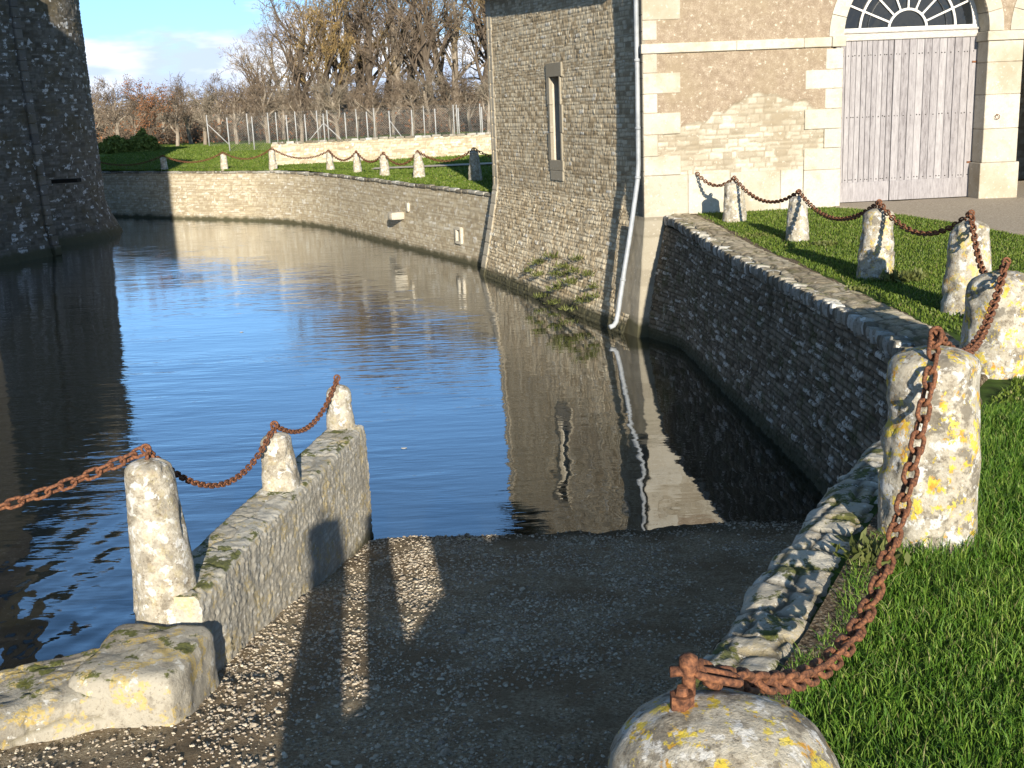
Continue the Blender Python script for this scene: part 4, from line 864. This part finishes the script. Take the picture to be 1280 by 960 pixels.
# ---------------------------------------------------------------- low walls at the left of the ramp
ra = thing('ramp_wall', 'low pale stone wall running out into the water beside the ramp', 'wall', (-2.3, 10, 0))
def solid_wall(name, C0, W, Zt, z0, res, m, parent, seed, relief=.03, ch=.16, sw=.34, amp=.03, rnd=.04, capends=True):
    """rectangular wall of stones swept along a path; W, Zt arrays along it"""
    t, P = C0; n = normals2(P); W = np.interp(t, *W); Zt = np.interp(t, *Zt)
    zz = np.linspace(0, 1, int((Zt.max()-z0)/res)); ww = np.linspace(-1, 1, int(W.max()/res)+2)
    rows = []; cols = []
    def face(sgn):
        U, K = np.meshgrid(t, zz, indexing='ij'); Z = z0+K*(Zt[:, None]-z0); h, r1, r2 = stones(U, Z, seed+sgn, ch, sw, .02, .5)
        o = relief*h*(.4+.6*r2)+amp*(f2(U*2.5+seed, Z*2.5+sgn*4, 4)-.5)*1.6+.014*(f2(U*24, Z*16, 4)-.5)*2; e = rnd*(1-smooth(0, .06, Zt[:, None]-Z))
        off = (W[:, None]/2+o-e-relief*.5); return P[:, None, 0]+n[:, None, 0]*off*sgn, P[:, None, 1]+n[:, None, 1]*off*sgn, Z-e*.3, h, r1, r2
    A = face(1); B = face(-1)
    U, Wt = np.meshgrid(t, ww, indexing='ij'); h, r1, r2 = stones(Wt*W[:, None]/2, U, seed+9, .55, .6, .02, .3)
    top = .02*h*(.4+.6*r2)+amp*(f2(U*2.6, Wt*W[:, None]+seed, 4)-.5)*1.6-.02+.014*(f2(U*15, Wt*W[:, None]*8, 5)-.5)*2
    k = (Wt+1)/2
    X = B[0][:, -1:]*(1-k)+A[0][:, -1:]*k; Y = B[1][:, -1:]*(1-k)+A[1][:, -1:]*k; Z = (B[2][:, -1:]*(1-k)+A[2][:, -1:]*k)+(top+.03)*smooth(1, .8, np.abs(Wt))
    V = np.concatenate([np.stack(B[:3], -1), np.stack([X, Y, Z], -1)[:, 1:-1], np.stack(A[:3], -1)[:, ::-1]], 1)
    Cc = np.concatenate([np.stack([B[4], B[5], B[3], B[3]*0], -1), np.stack([r1, r2, h, h*0], -1)[:, 1:-1], np.stack([A[4], A[5], A[3], A[3]*0], -1)[:, ::-1]], 1)
    nu, nv = V.shape[:2]; Vf = V.reshape(-1, 3); Cf = Cc.reshape(-1, 4); F_ = [grid_faces(nu, nv)]
    ex = []
    nb = len(zz); ntp = len(ww)-2
    if capends:
        for i, sg in ((0, -1), (nu-1, 1)):
            # end cap: ladder between the two side profiles plus fan up to the top row
            d = np.array([n[i][1], -n[i][0]])*sg; m_ = 14; lad = []
            for a in range(nb):
                pa = V[i, a]; pb = V[i, nv-1-a]
                kk = np.linspace(0, 1, m_); row = pa+(pb-pa)*kk[:, None]; lad.append(row)
            lad = np.array(lad); bul = (f3(lad.reshape(-1, 3)*4+seed, 3)-.5).reshape(nb, m_)*.08*np.sin(np.linspace(0, math.pi, m_)); lad[..., :2] += d*bul[..., None]
            b0 = len(Vf); topmid = V[i, nb:nb+ntp].mean(0); lad[-1, 1:-1, 2] = np.interp(np.linspace(0, 1, m_)[1:-1], np.linspace(0, 1, ntp), V[i, nb:nb+ntp, 2])
            Vf = np.concatenate([Vf, lad.reshape(-1, 3)]); Cf = np.concatenate([Cf, np.tile((.2, .5, 1, 0), (nb*m_, 1))])
            F_.append(grid_faces(nb, m_)+b0)
    return make(name, Vf, [np.concatenate(F_)], m, parent, Cf)
RW = spline(np.array([(-2.74, 8.34), (-2.66, 9.3), (-2.48, 10.6), (-2.25, 12.0), (-2.05, 13.45)]), .02, 2)
L_ = RW[0][-1]
solid_wall('wall', RW, ([0, .5, 2, L_], [.42, .50, .50, .46]), ([0, L_], [1.50, 1.44]), -.5, .018, M['rampwall'], ra, 91, .012, .055, .10, .016, rnd=.012)
bk = thing('parapet_block', 'large lichened corner block under the tallest left bollard', 'block', (-2.95, 7.75, .7))
mb = MB(); rough_block(mb, (-2.84, 7.80, .87), (.41, -.05, 0), (.05, .48, 0), (0, 0, .50), 40, .045, 9, (.6, .5, 1, 0), 3.2)
mb.build('block', M['kerb'], bk, True)
LWp = spline(np.array([(-3.05, 7.72), (-3.45, 7.60), (-3.95, 7.28), (-4.9, 6.5), (-6.2, 5.4)]), .022, 2)
lo_ = thing('moat_kerb_wall', 'low broad lichened kerb wall at the bottom left above the gravel', 'wall', (-4.2, 7, .7))
solid_wall('wall', LWp, ([0, 5], [.80, .92]), ([0, 5], [1.28, 1.28]), -.5, .022, M['kerb'], lo_, 95, .03, .3, .7, .05, rnd=.07)
mb = MB()
for c, a, b, h in (((-3.55, 6.92, .88), (.42, -.03, .0), (.05, .16, 0), .14), ((-3.35, 6.72, .90), (.34, -.08, 0), (.06, .20, 0), .13), ((-4.0, 6.50, .93), (.42, -.22, 0), (.10, .28, 0), .17), ((-2.62, 7.32, .78), (.10, 0, 0), (0, .08, 0), .07)):
    rough_block(mb, c, a, b, (0, 0, h), 14, .04, 4.5, None, 4)
mb.build('footing_stones', M['kerb'], lo_, True)
GL = 'stone bollards on the walls beside the ramp'
def bleft(px, py, z, topx, topy, wb, wt, m, label, seed, **kw):
    b = at(px, py, z); dist = (b-CAM)@fwd; rb = wb/F*dist/2; b = b+np.array([0, rb*.8, -.02])
    lo, hi = 0, 3
    for _ in range(40):
        mid = (lo+hi)/2; q = np.array([b[0], b[1], b[2]+mid])-CAM; yy = 480-F*(q@CU)/(q@fwd)
        if yy > topy: lo = mid
        else: hi = mid
    q = np.array([b[0], b[1], b[2]+mid])-CAM; xx = 640+F*(q@CR)/(q@fwd); lx = (topx-xx)/F*(q@fwd)/mid
    return bollard('stone_bollard', b, mid, rb, wt/F*dist/2, m, label, seed, (lx, 0), group=GL, amp=.008, **{k: v for k, v in kw.items() if k != 'amp'})
f1 = bleft(201, 770, 1.36, 184, 574, 84, 58, M['bollP'], 'tallest left bollard, on the corner block at the head of the ramp wall', 21, dome=.5, ns=64, amp=.014)
f2b = bleft(349, 614, 1.48, 344, 541, 46, 36, M['bollP'], 'squat bollard with a pointed top midway along the ramp wall', 22, dome=.6, pw=3.2, ns=48, rot=.1)
f3b = bleft(424, 537, 1.46, 422, 481, 36, 31, M['bollP'], 'rounded bollard at the outer end of the ramp wall', 23, dome=.8, ns=40)
bollard('stone_bollard', (-.27, 2.1, G-.05), 1.2, .19, .14, M['bollG'], 'added unseen bollard behind the big one, casting shadow bands on the ramp', 41, group=GB)  # added out of view only to shape the shadow on the gravel
bollard('stone_bollard', (-.70, 1.1, G-.05), 1.55, .22, .17, M['bollG'], 'added unseen tall bollard at the head of the ramp, there for its shadow', 42, group=GB)  # also added unseen; its shadow makes the dark column beside the ramp wall
fo = bollard('stone_bollard', (-5.35, 6.85, 1.25), 1.28, .24, .17, M['bollP'], 'bollard on the kerb wall out of frame at the left', 24, group=GL)
chain(fo, f1, .20, 'rusty chain entering from the left edge to the tallest left bollard', pitch=.098, wire=.0135, seg=12, sides=8)
chain(f1, f2b, .46, 'rusty chain sagging over the water between tallest and squat bollards', pitch=.06, wire=.010)
chain(f2b, f3b, .30, 'rusty chain between squat bollard and the one at the outer wall end', pitch=.06, wire=.010)

# far bollards
GF = 'small pale bollards along the far lawn'
far_b = [((594, 222), 188, 19, 11, 'far bollard standing in the coach house shadow'), ((524, 221), 191, 17, 10, 'far bollard just left of the coach house shadow'), ((481, 219), 193, 14, 9, 'far bollard third from the coach house'),
         ((447, 215), 191, 12, 8, 'far bollard fourth from the coach house'), ((413, 212), 190, 11, 8, 'far bollard above the bend in the far wall'), ((342, 214), 187, 11, 8, 'far bollard in front of the end of the low wall'),
         ((281, 215), 192, 10, 8, 'far bollard second from the tower shadow'), ((206, 216), 196, 9, 8, 'far bollard at the edge of the tower shadow')]
fe = []
for k, ((px, py), ty, wb, wt, lab) in enumerate(far_b):
    q_ = aty(px, py, 45.); xr = q_[0]/q_[1]; yb = 30.
    for _ in range(60): yb = np.interp(xr*yb, FAR[:, 0], FAR[:, 1])*.5+.5*yb+.25
    yb = max(yb, min(at(px, py, 2.52)[1], yb+4.5)); b = aty(px, py, yb); b[2] = float(farz(b[0:1], b[1:2])[0])-.05; dist = (b-CAM)@fwd; q = aty(px, ty, b[1]); h = q[2]-b[2]
    fe.append(bollard('stone_bollard', b, h, wb/F*dist/2, wt/F*dist/2, M['bollF'], lab, 30+k, (.0, 0), .7, ns=18, group=GF, eye=.08))
for k in range(len(fe)-1):
    gap = np.linalg.norm(fe[k+1]-fe[k]); chain(fe[k], fe[k+1], .42 if gap > 3.2 else .5, 'thin rusty chain, '+('first', 'second', 'third', 'fourth', 'fifth', 'sixth', 'seventh')[k]+' hanging left of the shaded far bollard', pitch=.13, wire=.017, seg=4, sides=4, group='rusty chains of the far lawn')
chain(fe[0], fe[0]+np.array([3.2, -1.2, 0]), .5, 'thin rusty chain running from the shaded far bollard behind the coach house', pitch=.13, wire=.017, seg=4, sides=4)
chain(fe[-1], fe[-1]+np.array([-4.6, 1.6, 0]), .45, 'thin rusty chain running from the last far bollard behind the tower', pitch=.13, wire=.017, seg=4, sides=4)

# ---------------------------------------------------------------- grass blades
def blades(name, x, y, z, hgt, wid, m, label):
    n = len(x); a = rg.uniform(0, 2*math.pi, n); l = rg.uniform(0, 2*math.pi, n); bend = hgt*rg.uniform(.1, 1.0, n)
    dx, dy = np.cos(a)*wid/2, np.sin(a)*wid/2; bx_, by_ = np.cos(l)*bend, np.sin(l)*bend; V = np.zeros((n, 5, 3))
    V[:, 0] = np.stack([x-dx, y-dy, z-.01], 1); V[:, 1] = np.stack([x+dx, y+dy, z-.01], 1)
    V[:, 2] = np.stack([x+dx*.8+bx_*.35, y+dy*.8+by_*.35, z+hgt*.6], 1); V[:, 3] = np.stack([x-dx*.8+bx_*.35, y-dy*.8+by_*.35, z+hgt*.6], 1); V[:, 4] = np.stack([x+bx_, y+by_, z+hgt*rg.uniform(.75, 1, n)], 1)
    b = 5*np.arange(n)[:, None]; col = np.repeat(np.stack([rg.random(n), rg.random(n), np.ones(n), np.zeros(n)], 1)[:, None], 5, 1)
    return tag(make(name, V.reshape(-1, 3), [b+np.array([0, 1, 2, 3]), b+np.array([3, 2, 4])], m, None, col.reshape(-1, 4), False), label, 'grass', kind='stuff')
def scatter(n, y0, y1, wmax, off, p=1.0):
    y = y0+(y1-y0)*rg.random(n)**p; x = edge_x(y, off)+wmax*rg.random(n); return x, y
def ragged(x, y, off): return x > edge_x(y, off)+.35*(f2(x*2.2, y*2.2, 3)-.35)
x, y = scatter(150000, 1.6, 9.2, 4.6, .42); k = ragged(x, y, .44) & (x < .60*y+1.2); x, y = x[k], y[k]
tuft = f2(x*4, y*4, 3)*(.5+f2(x*.9+4, y*.9, 3))
blades('grass', x, y, nearz(x, y), (.035+.15*tuft*rg.random(len(x))**1.3+.025*rg.random(len(x))), .0042+.0035*rg.random(len(x)), M['blade'], 'bright green lawn grass in the near right corner')
x, y = scatter(190000, 9.0, 27.2, 11, .62, 1.15)
cyv = np.interp(x, cx, cy); k = ragged(x, y, .62) & ((x < cx[0]) | (y < cyv+.05*(rg.random(len(x))-.3))) & (y < FO[1]+(x-FO[0])*math.tan(FA)-.1); x, y = x[k], y[k]
blades('grass', x, y, nearz(x, y), .022+.035*rg.random(len(x))*(.5+f2(x*2, y*2, 3)), .010+.008*rg.random(len(x)), M['turf'], 'short lawn grass between the bollards and the coach house')
n = 90000; x = rg.uniform(-26, 3, n); e_ = np.interp(x, FAR[:, 0], FAR[:, 1]); y = e_+.3+rg.random(n)**1.8*24
blades('grass', x, y, farz(x, y), .05+.06*rg.random(n), .03+.03*rg.random(n), M['turf'], 'short grass on the far lawn')
# weeds at bollard feet and along wall tops
def clump(name, c, r, h, n, m, label, cat='plant', group=None, broad=.018):
    x = c[0]+rg.normal(0, r, n); y = c[1]+rg.normal(0, r, n); z = np.full(n, c[2])
    nn = n; a = rg.uniform(0, 6.28, nn); el = rg.uniform(.2, 1.4, nn); ln = h*rg.uniform(.4, 1, nn); tip = np.stack([np.cos(a)*np.cos(el)*ln, np.sin(a)*np.cos(el)*ln, np.sin(el)*ln], 1); P0 = np.stack([x, y, z], 1)
    side = np.cross(tip, rg.normal(0, 1, (nn, 3))); side /= np.linalg.norm(side, axis=1)[:, None]; side *= broad*rg.uniform(.6, 1.3, (nn, 1))
    V = np.stack([P0, P0+tip*.6+side, P0+tip, P0+tip*.6-side], 1); col = np.repeat(np.stack([rg.random(nn), rg.random(nn)*.9, np.ones(nn), np.zeros(nn)], 1)[:, None], 4, 1)
    o = make(name, V.reshape(-1, 3), (4*np.arange(nn)[:, None]+np.array([0, 1, 2, 3])), m, None, col.reshape(-1, 4), False, loc=c); return tag(o, label, cat, group)
for px, py, lab, n, r, h in ((1130, 350, 'broad weed tuft at the right foot of the mottled bollard', 260, .13, .20), (1092, 700, 'leafy weed at the left foot of the yellow-topped bollard', 120, .07, .14), (880, 282, 'weeds growing between last bollard and the coach house plinth', 260, .16, .13),
                             (950, 296, 'weeds between last two bollards by the coach house', 220, .18, .10), (1030, 306, 'weed tuft right of the narrow bollard', 160, .12, .10), (1245, 400, 'grassy tuft between the grey-white bollard and the frame edge', 200, .12, .14), (1070, 362, 'weed at the edge of the dirt, left of the mottled bollard', 60, .07, .08)):
    c = at(px, py, G); clump('weed', tuple(c), r, h, n, M['leafgreen'], lab, 'weed')
wp = sorted([(672, 330, 26), (690, 322, 22), (705, 335, 34), (700, 345, 30), (722, 325, 18), (672, 345, 20), (660, 340, 14), (712, 355, 40), (695, 362, 26), (675, 372, 16), (735, 345, 18), (742, 360, 20), (728, 378, 30), (712, 388, 16), (742, 372, 18), (692, 380, 12), (718, 340, 24)], key=lambda w: (w[1], w[0]))
for k, (px, py, s_) in enumerate(wp):
    u, z = muz(px, py, .35); d = float(mflare(np.array(z), 0))+.04; u, z = muz(px, py, d); q = mp3(u, z, d)
    clump('wall_fern', tuple(q), .07+.05*s_/30, (.15+.10*s_/30), 26+int(1.6*s_), M['leafgreen'], ORD[k]+' of the green fern tufts on the moat side wall, counted from the top down', 'fern', 'ferns on the coach house wall', .014)

# a few leaves on the water's edge and afloat
for px, py, s_, lab in ((587, 676, .05, 'bright yellow leaf at the waterline in the middle of the ramp'), (431, 675, .045, 'yellow-green leaf at the waterline against the ramp wall')):
    c = at(px, py, .02); V = [c+np.array([s_*math.cos(a)*(1+.2*math.sin(3*a)), s_*.8*math.sin(a), .012*math.cos(2*a)+.012]) for a in np.linspace(0, 2*math.pi, 12, endpoint=False)]+[c+np.array([0, 0, .03])]
    tag(make('leaf', V, [[k, (k+1) % 12, 12] for k in range(12)], M['yellowleaf'], None, loc=c), lab, 'leaf')
for px, py, lab in ((302, 415, 'tiny pale leaf afloat in the open water left of centre'), (505, 560, 'small leaf afloat off the end of the ramp wall')):
    c = at(px, py, .006); V = [c+np.array([.05*math.cos(a), .035*math.sin(a), .004*math.cos(2*a)]) for a in np.linspace(0, 2*math.pi, 9, endpoint=False)]+[c+np.array([0, 0, .008])]
    tag(make('leaf', V, [[k, (k+1) % 9, 9] for k in range(9)], M['paintwhite'], None, loc=c), lab, 'leaf')

# ---------------------------------------------------------------- trees
def grow(seed, H_, r0_, spread=.9, levels=5, first=.25, nchild=(6, 5, 4, 4), upb=.25, rmin=.012, droop=0):
    rr = random.Random(seed); segs = [[], []]
    st = [(np.zeros(3), np.array([rr.uniform(-.08, .08), rr.uniform(-.08, .08), 1.]), H_*(.62 if levels > 1 else 1), r0_, 0)]
    while st:
        p, d, ln, r, lv = st.pop(); d = d/np.linalg.norm(d); n = (7, 5, 4, 3, 2, 2)[lv]; pts = [p]; dirs = [d]
        for k in range(n):
            j = (.06, .2, .25, .3, .3, .3)[lv]
            d = d+np.array([rr.gauss(0, j), rr.gauss(0, j), rr.gauss(0, j)+upb*.35*(lv > 0)-droop*(lv > 2)]); d /= np.linalg.norm(d); p = p+d*ln/n; pts.append(p); dirs.append(d)
        rad_ = [max(rmin, r*(1-(.45 if lv == 0 else .75)*k/n)) for k in range(n+1)]
        tgt = segs[0] if lv <= 1 else segs[1]
        for k in range(n): tgt.append((pts[k], pts[k+1], rad_[k], rad_[k+1]))
        if lv < levels-1:
            nc = nchild[lv]
            for c in range(nc):
                s_ = first+(1-first)*(c+rr.random()*.8)/nc if lv == 0 else .2+.8*(c+rr.random())/nc; s_ = min(s_, .999); k = int(s_*n); f = s_*n-k
                q = pts[k]*(1-f)+pts[k+1]*f; dd = dirs[k+1]; a = rr.uniform(0, 2*math.pi) if lv else (c*2.4+rr.uniform(-.5, .5)); ax = np.cross(dd, [0, 0, 1.] if abs(dd[2]) < .9 else [1., 0, 0]); ax /= np.linalg.norm(ax); bx2 = np.cross(dd, ax)
                out = ax*math.cos(a)+bx2*math.sin(a); sp2 = spread*rr.uniform(.7, 1.2)*(1.0 if lv else (1.1-.5*s_)); nd = dd+out*sp2+np.array([0, 0, upb])
                st.append((q, nd, ln*rr.uniform(.42, .72)*(1-.25*s_ if lv else .95), max(rmin, rad_[k]*.6), lv+1))
    return segs
def tree_proto(seed, m_trunk, m_twig, H_, r0_, leaves=None, nleaf=0, **kw):
    segs = grow(seed, H_, r0_, **kw); out_ = []
    for i, (s_, nm) in enumerate(zip(segs, ('trunk', 'crown'))):
        mb = MB(); P0 = np.array([a[0] for a in s_]); P1 = np.array([a[1] for a in s_]); R0_ = np.array([a[2] for a in s_]); R1_ = np.array([a[3] for a in s_])
        mb.tubes(P0, P1, R0_, R1_, 7 if i == 0 else 3); out_.append((nm, mb, (m_trunk, m_twig)[i]))
    if nleaf:
        s_ = segs[1]; idx = np.random.default_rng(seed).integers(0, len(s_), nleaf); q = np.array([s_[i][1] for i in idx])+rg.normal(0, .12, (nleaf, 3))
        out_.append(('foliage', leafcloud(q, .055), leaves))
    return out_
def leafcloud(q, s_):
    n = len(q); A = rg.normal(0, 1, (n, 3)); A /= np.linalg.norm(A, axis=1)[:, None]; B = np.cross(A, rg.normal(0, 1, (n, 3))); B /= np.linalg.norm(B, axis=1)[:, None]; sz = s_*rg.uniform(.6, 1.4, (n, 1))
    mb = MB(); mb.add(np.stack([q-A*sz, q+B*sz*.6, q+A*sz, q-B*sz*.6], 1).reshape(-1, 3), 4*np.arange(n)[:, None]+np.array([0, 1, 2, 3])); return mb
def plant_tree(proto, x, y, s_, rz, label, group, name='bare_tree', sx=1.0):
    z = float(farz(np.array(x), np.array(y))); o = thing(name, label, 'tree', (x, y, z-.05), group); o.rotation_euler = (0, 0, rz); o.scale = (s_*sx, s_*sx, s_)
    for nm, me, in proto:
        c = bpy.data.objects.new(nm, me); c.parent = o; COL.objects.link(c)
    return o
def proto_mesh(parts):
    res = []
    for nm, mb, mt in parts:
        fs = []
        if mb.q: fs.append(np.concatenate(mb.q))
        o = make(nm, np.concatenate(mb.v), fs, mt, None, None, False); me = o.data; bpy.data.objects.remove(o); res.append((nm, me))
    return res
small = [proto_mesh(tree_proto(100+k, M['bark'], M['twig'] if k != 2 else M['twigpale'], 5.0, .16, spread=1.25, levels=5, first=.33, nchild=(9, 6, 5, 4), upb=.22, rmin=.009)) for k in range(4)]
smallr = proto_mesh(tree_proto(120, M['barkdark'], M['twig'], 5.0, .14, M['leafrust'], 2600, spread=.8, levels=5, first=.15, nchild=(9, 5, 4, 4), upb=.15, rmin=.009))
big = [proto_mesh(tree_proto(200+k, (M['barkdark'], M['barkdark'], M['bark'])[k % 3], (M['twig'], M['twigwarm'], M['twigpale'])[k % 3], 14, .34, (M['leafgold'] if k == 1 else None), (500 if k == 1 else 0), spread=1.0, levels=6, first=.25, nchild=(9, 5, 4, 3, 3), upb=.24, rmin=.012)) for k in range(4)]
gold = proto_mesh(tree_proto(230, M['barkdark'], M['twigwarm'], 14, .34, M['leafgold'], 4200, spread=.9, levels=6, first=.25, nchild=(10, 5, 4, 4, 3), upb=.35, rmin=.016))
def px_at(px, Y): return float(aty(px, 185, Y)[0])
rt = random.Random(8)
GT = 'small bare trees in the row behind the fence'
for k, px in enumerate((150, 222, 257, 297, 336, 378, 424, 470, 516, 567, 612, 660)):
    Y = 86+rt.uniform(-1.5, 1.5); plant_tree(small[k % 4], px_at(px, Y), Y, rt.uniform(.92, 1.03), rt.uniform(0, 6.3), 'small bare tree with pale trunk, '+ORD[k]+' from the tower in the row behind the fence', GT, sx=1.05)
for k, px in enumerate((90, 120, 170, 205, 240, 275, 315, 356, 400, 447, 493, 540, 590, 640)):
    Y = 96+rt.uniform(-2.5, 2.5); plant_tree(small[(k*3+1) % 4], px_at(px, Y), Y, rt.uniform(.98, 1.15), rt.uniform(0, 6.3), 'small bare tree half hidden in the second row, '+ORD[k]+' from the left', 'small bare trees of the second row', sx=1.0)
Y = 84; plant_tree(smallr, px_at(189, Y), Y, 1.0, 1.0, 'small tree with rust-red leaves right of the evergreen shrubs', None, 'autumn_tree')
GBt = 'tall bare trees of the wood behind'
for k, (px, Y, s_) in enumerate(sorted(((325, 108, .60), (358, 112, .80), (375, 104, .95), (420, 106, 1.12), (448, 110, 1.1), (462, 103, 1.0), (500, 107, 1.18), (520, 112, 1.1), (545, 104, 1.05), (575, 108, 1.15), (600, 103, 1.05), (632, 106, 1.15), (670, 108, 1.1), (435, 118, 1.25), (485, 120, 1.3), (560, 120, 1.3), (610, 121, 1.3), (390, 120, .95), (345, 122, .68)))):
    plant_tree(big[k % 4], px_at(px, Y), Y, s_*1.02, rt.uniform(0, 6.3), 'tall bare tree of the wood behind the fence, '+ORD[k]+' counting from the left', GBt)
plant_tree(gold, px_at(398, 103), 103, 1.0, .4, 'tall tree still holding golden-brown leaves, left in the wood', None, 'autumn_tree')
# evergreen shrubs
for px, Y, w, h_, lab in ((146, 80, 1.8, 1.05, 'spreading evergreen shrub right beside the tower edge'), (180, 80, 1.2, 1.35, 'yellowish green conical shrub left of the rust-leaved tree')):
    n = 3800; x0_ = px_at(px, Y); z0_ = float(farz(np.array(x0_), np.array(Y))); u = rg.normal(0, 1, (n, 3)); u /= np.linalg.norm(u, axis=1)[:, None]; rr_ = rg.random(n)**.35
    q = np.stack([u[:, 0]*w*rr_, u[:, 1]*w*rr_, np.abs(u[:, 2])*h_*rr_], 1); q *= (1+.35*(f3(q*1.6+px, 3)-.5)*2)[:, None]; q[:, :2] *= (1-.35*q[:, 2:]/h_); q = q+np.array([x0_, Y, z0_])
    sh = thing('evergreen_shrub', lab, 'shrub', (x0_, Y, z0_)); leafcloud(q, .10).build('foliage', M['leafdark'], sh); mb = MB(); mb.tubes([(x0_, Y, z0_-.1)], [(x0_, Y, z0_+h_*.7)], .08, .03, 6); mb.build('stem', M['barkdark'], sh)
# undergrowth and the far wood as masses
def thicket(name, n, x0, x1, y0, y1, h0, h1, w, m, label, leaf=None, nleaf=0):
    x = rg.uniform(x0, x1, n); y = rg.uniform(y0, y1, n); z = farz(x, y); hh_ = (h0+(h1-h0)*rg.random(n)**1.3)*(.7+.6*f2(x*.18, y*.1, 3)); st = rg.random(n)*.8
    P0 = np.stack([x, y, z+hh_*st*rg.random(n)], 1); P1 = P0+np.stack([rg.normal(0, .30, n)*hh_, rg.normal(0, .2, n)*hh_, hh_*(1-st)*rg.uniform(-.1, .7, n)], 1)
    mb = MB(); mb.tubes(P0, P1, w*1.3, w*.5, 3); return tag(mb.build(name, m), label, 'undergrowth' if 'under' in name else 'wood', kind='stuff')
thicket('undergrowth', 26000, -42, 16, 97, 106, .6, 3.0, .022, M['twig'], 'tangled brown undergrowth at the foot of the wood')
thicket('woods', 60000, -75, 40, 124, 150, 2, 7.0, .03, M['twig'], 'distant bare wood closing the view')
thicket('woods', 16000, -75, 40, 112, 124, 1, 6.5, .03, M['twigpale'], 'paler bare saplings in front of the distant wood')
x = rg.uniform(-45, 14, 9000); y = rg.uniform(95, 108, 9000); q = np.stack([x, y, farz(x, y)+rg.random(9000)**1.7*2.2*(.3+f2(x*.35, y*.2, 3))], 1)
tag(leafcloud(q, .10).build('undergrowth_leaves', M['leafrust']), 'rust-brown leaves clinging in the undergrowth', 'leaves', kind='stuff')

# wire fence of the court
def fence(label, pxs, Y, h, braces, gname):
    x0_, x1_ = px_at(pxs[0], Y), px_at(pxs[-1], Y); z0_ = float(farz(np.array(x0_), np.array(Y))); fn = thing('wire_fence', label, 'fence', (x0_, Y, z0_))
    for px in pxs:
        x = px_at(px, Y); z = float(farz(np.array(x), np.array(Y))); mb = MB(); mb.tubes([(x, Y, z-.1)], [(x, Y, z+h)], .042, .04, 8, True); mb.build('post', M['zinc'], fn, True)
    for px, d in braces:
        x = px_at(px, Y); z = float(farz(np.array(x), np.array(Y))); mb = MB(); mb.tubes([(x, Y, z+h*.72)], [(x+d*1.5, Y, z)], .03, .03, 6, True); mb.build('brace', M['zinc'], fn, True)
    mb = MB(); P0 = []; P1 = []; s_ = .16; z1 = z0_+h
    for k in range(int((x1_-x0_+h)/s_)):
        for dr2 in (1, -1):
            a = x0_-(h if dr2 > 0 else 0)+k*s_; b = a+h*dr2 if dr2 > 0 else a-h; za, zb = z0_, z1
            def clipx(xa, za, xb, zb):
                t0, t1 = 0, 1
                if xb == xa: return None
                for lim, sg in ((x0_, 1), (x1_, -1)):
                    ta = (lim-xa)/(xb-xa)
                    if sg*(xb-xa) > 0: t0 = max(t0, ta)
                    else: t1 = min(t1, ta)
                return (t0, t1) if t0 < t1 else None
            r = clipx(a, za, b, zb)
            if r: P0.append((a+(b-a)*r[0], Y, za+(zb-za)*r[0])); P1.append((a+(b-a)*r[1], Y, za+(zb-za)*r[1]))
    for zz in (z0_+.05, z0_+h*.5, z1-.03): P0.append((x0_, Y, zz)); P1.append((x1_, Y, zz))
    mb.tubes(np.array(P0), np.array(P1), .0018, .0018, 3); mb.build('wire_mesh', M['zinc'], fn)
fence('near side of the tall wire court fence with pale metal posts', (287, 318, 361, 384, 407, 434, 461, 489, 517, 546, 575, 604, 634), 76, 2.15, ((407, -1), (407, 1), (489, 0.7)), 'a')
fence('far side of the tall wire court fence, seen through the near side', (262, 312, 338, 348, 372, 399, 412, 448, 470, 532, 569, 573, 602, 640), 84, 2.2, ((262, 1),), 'b')
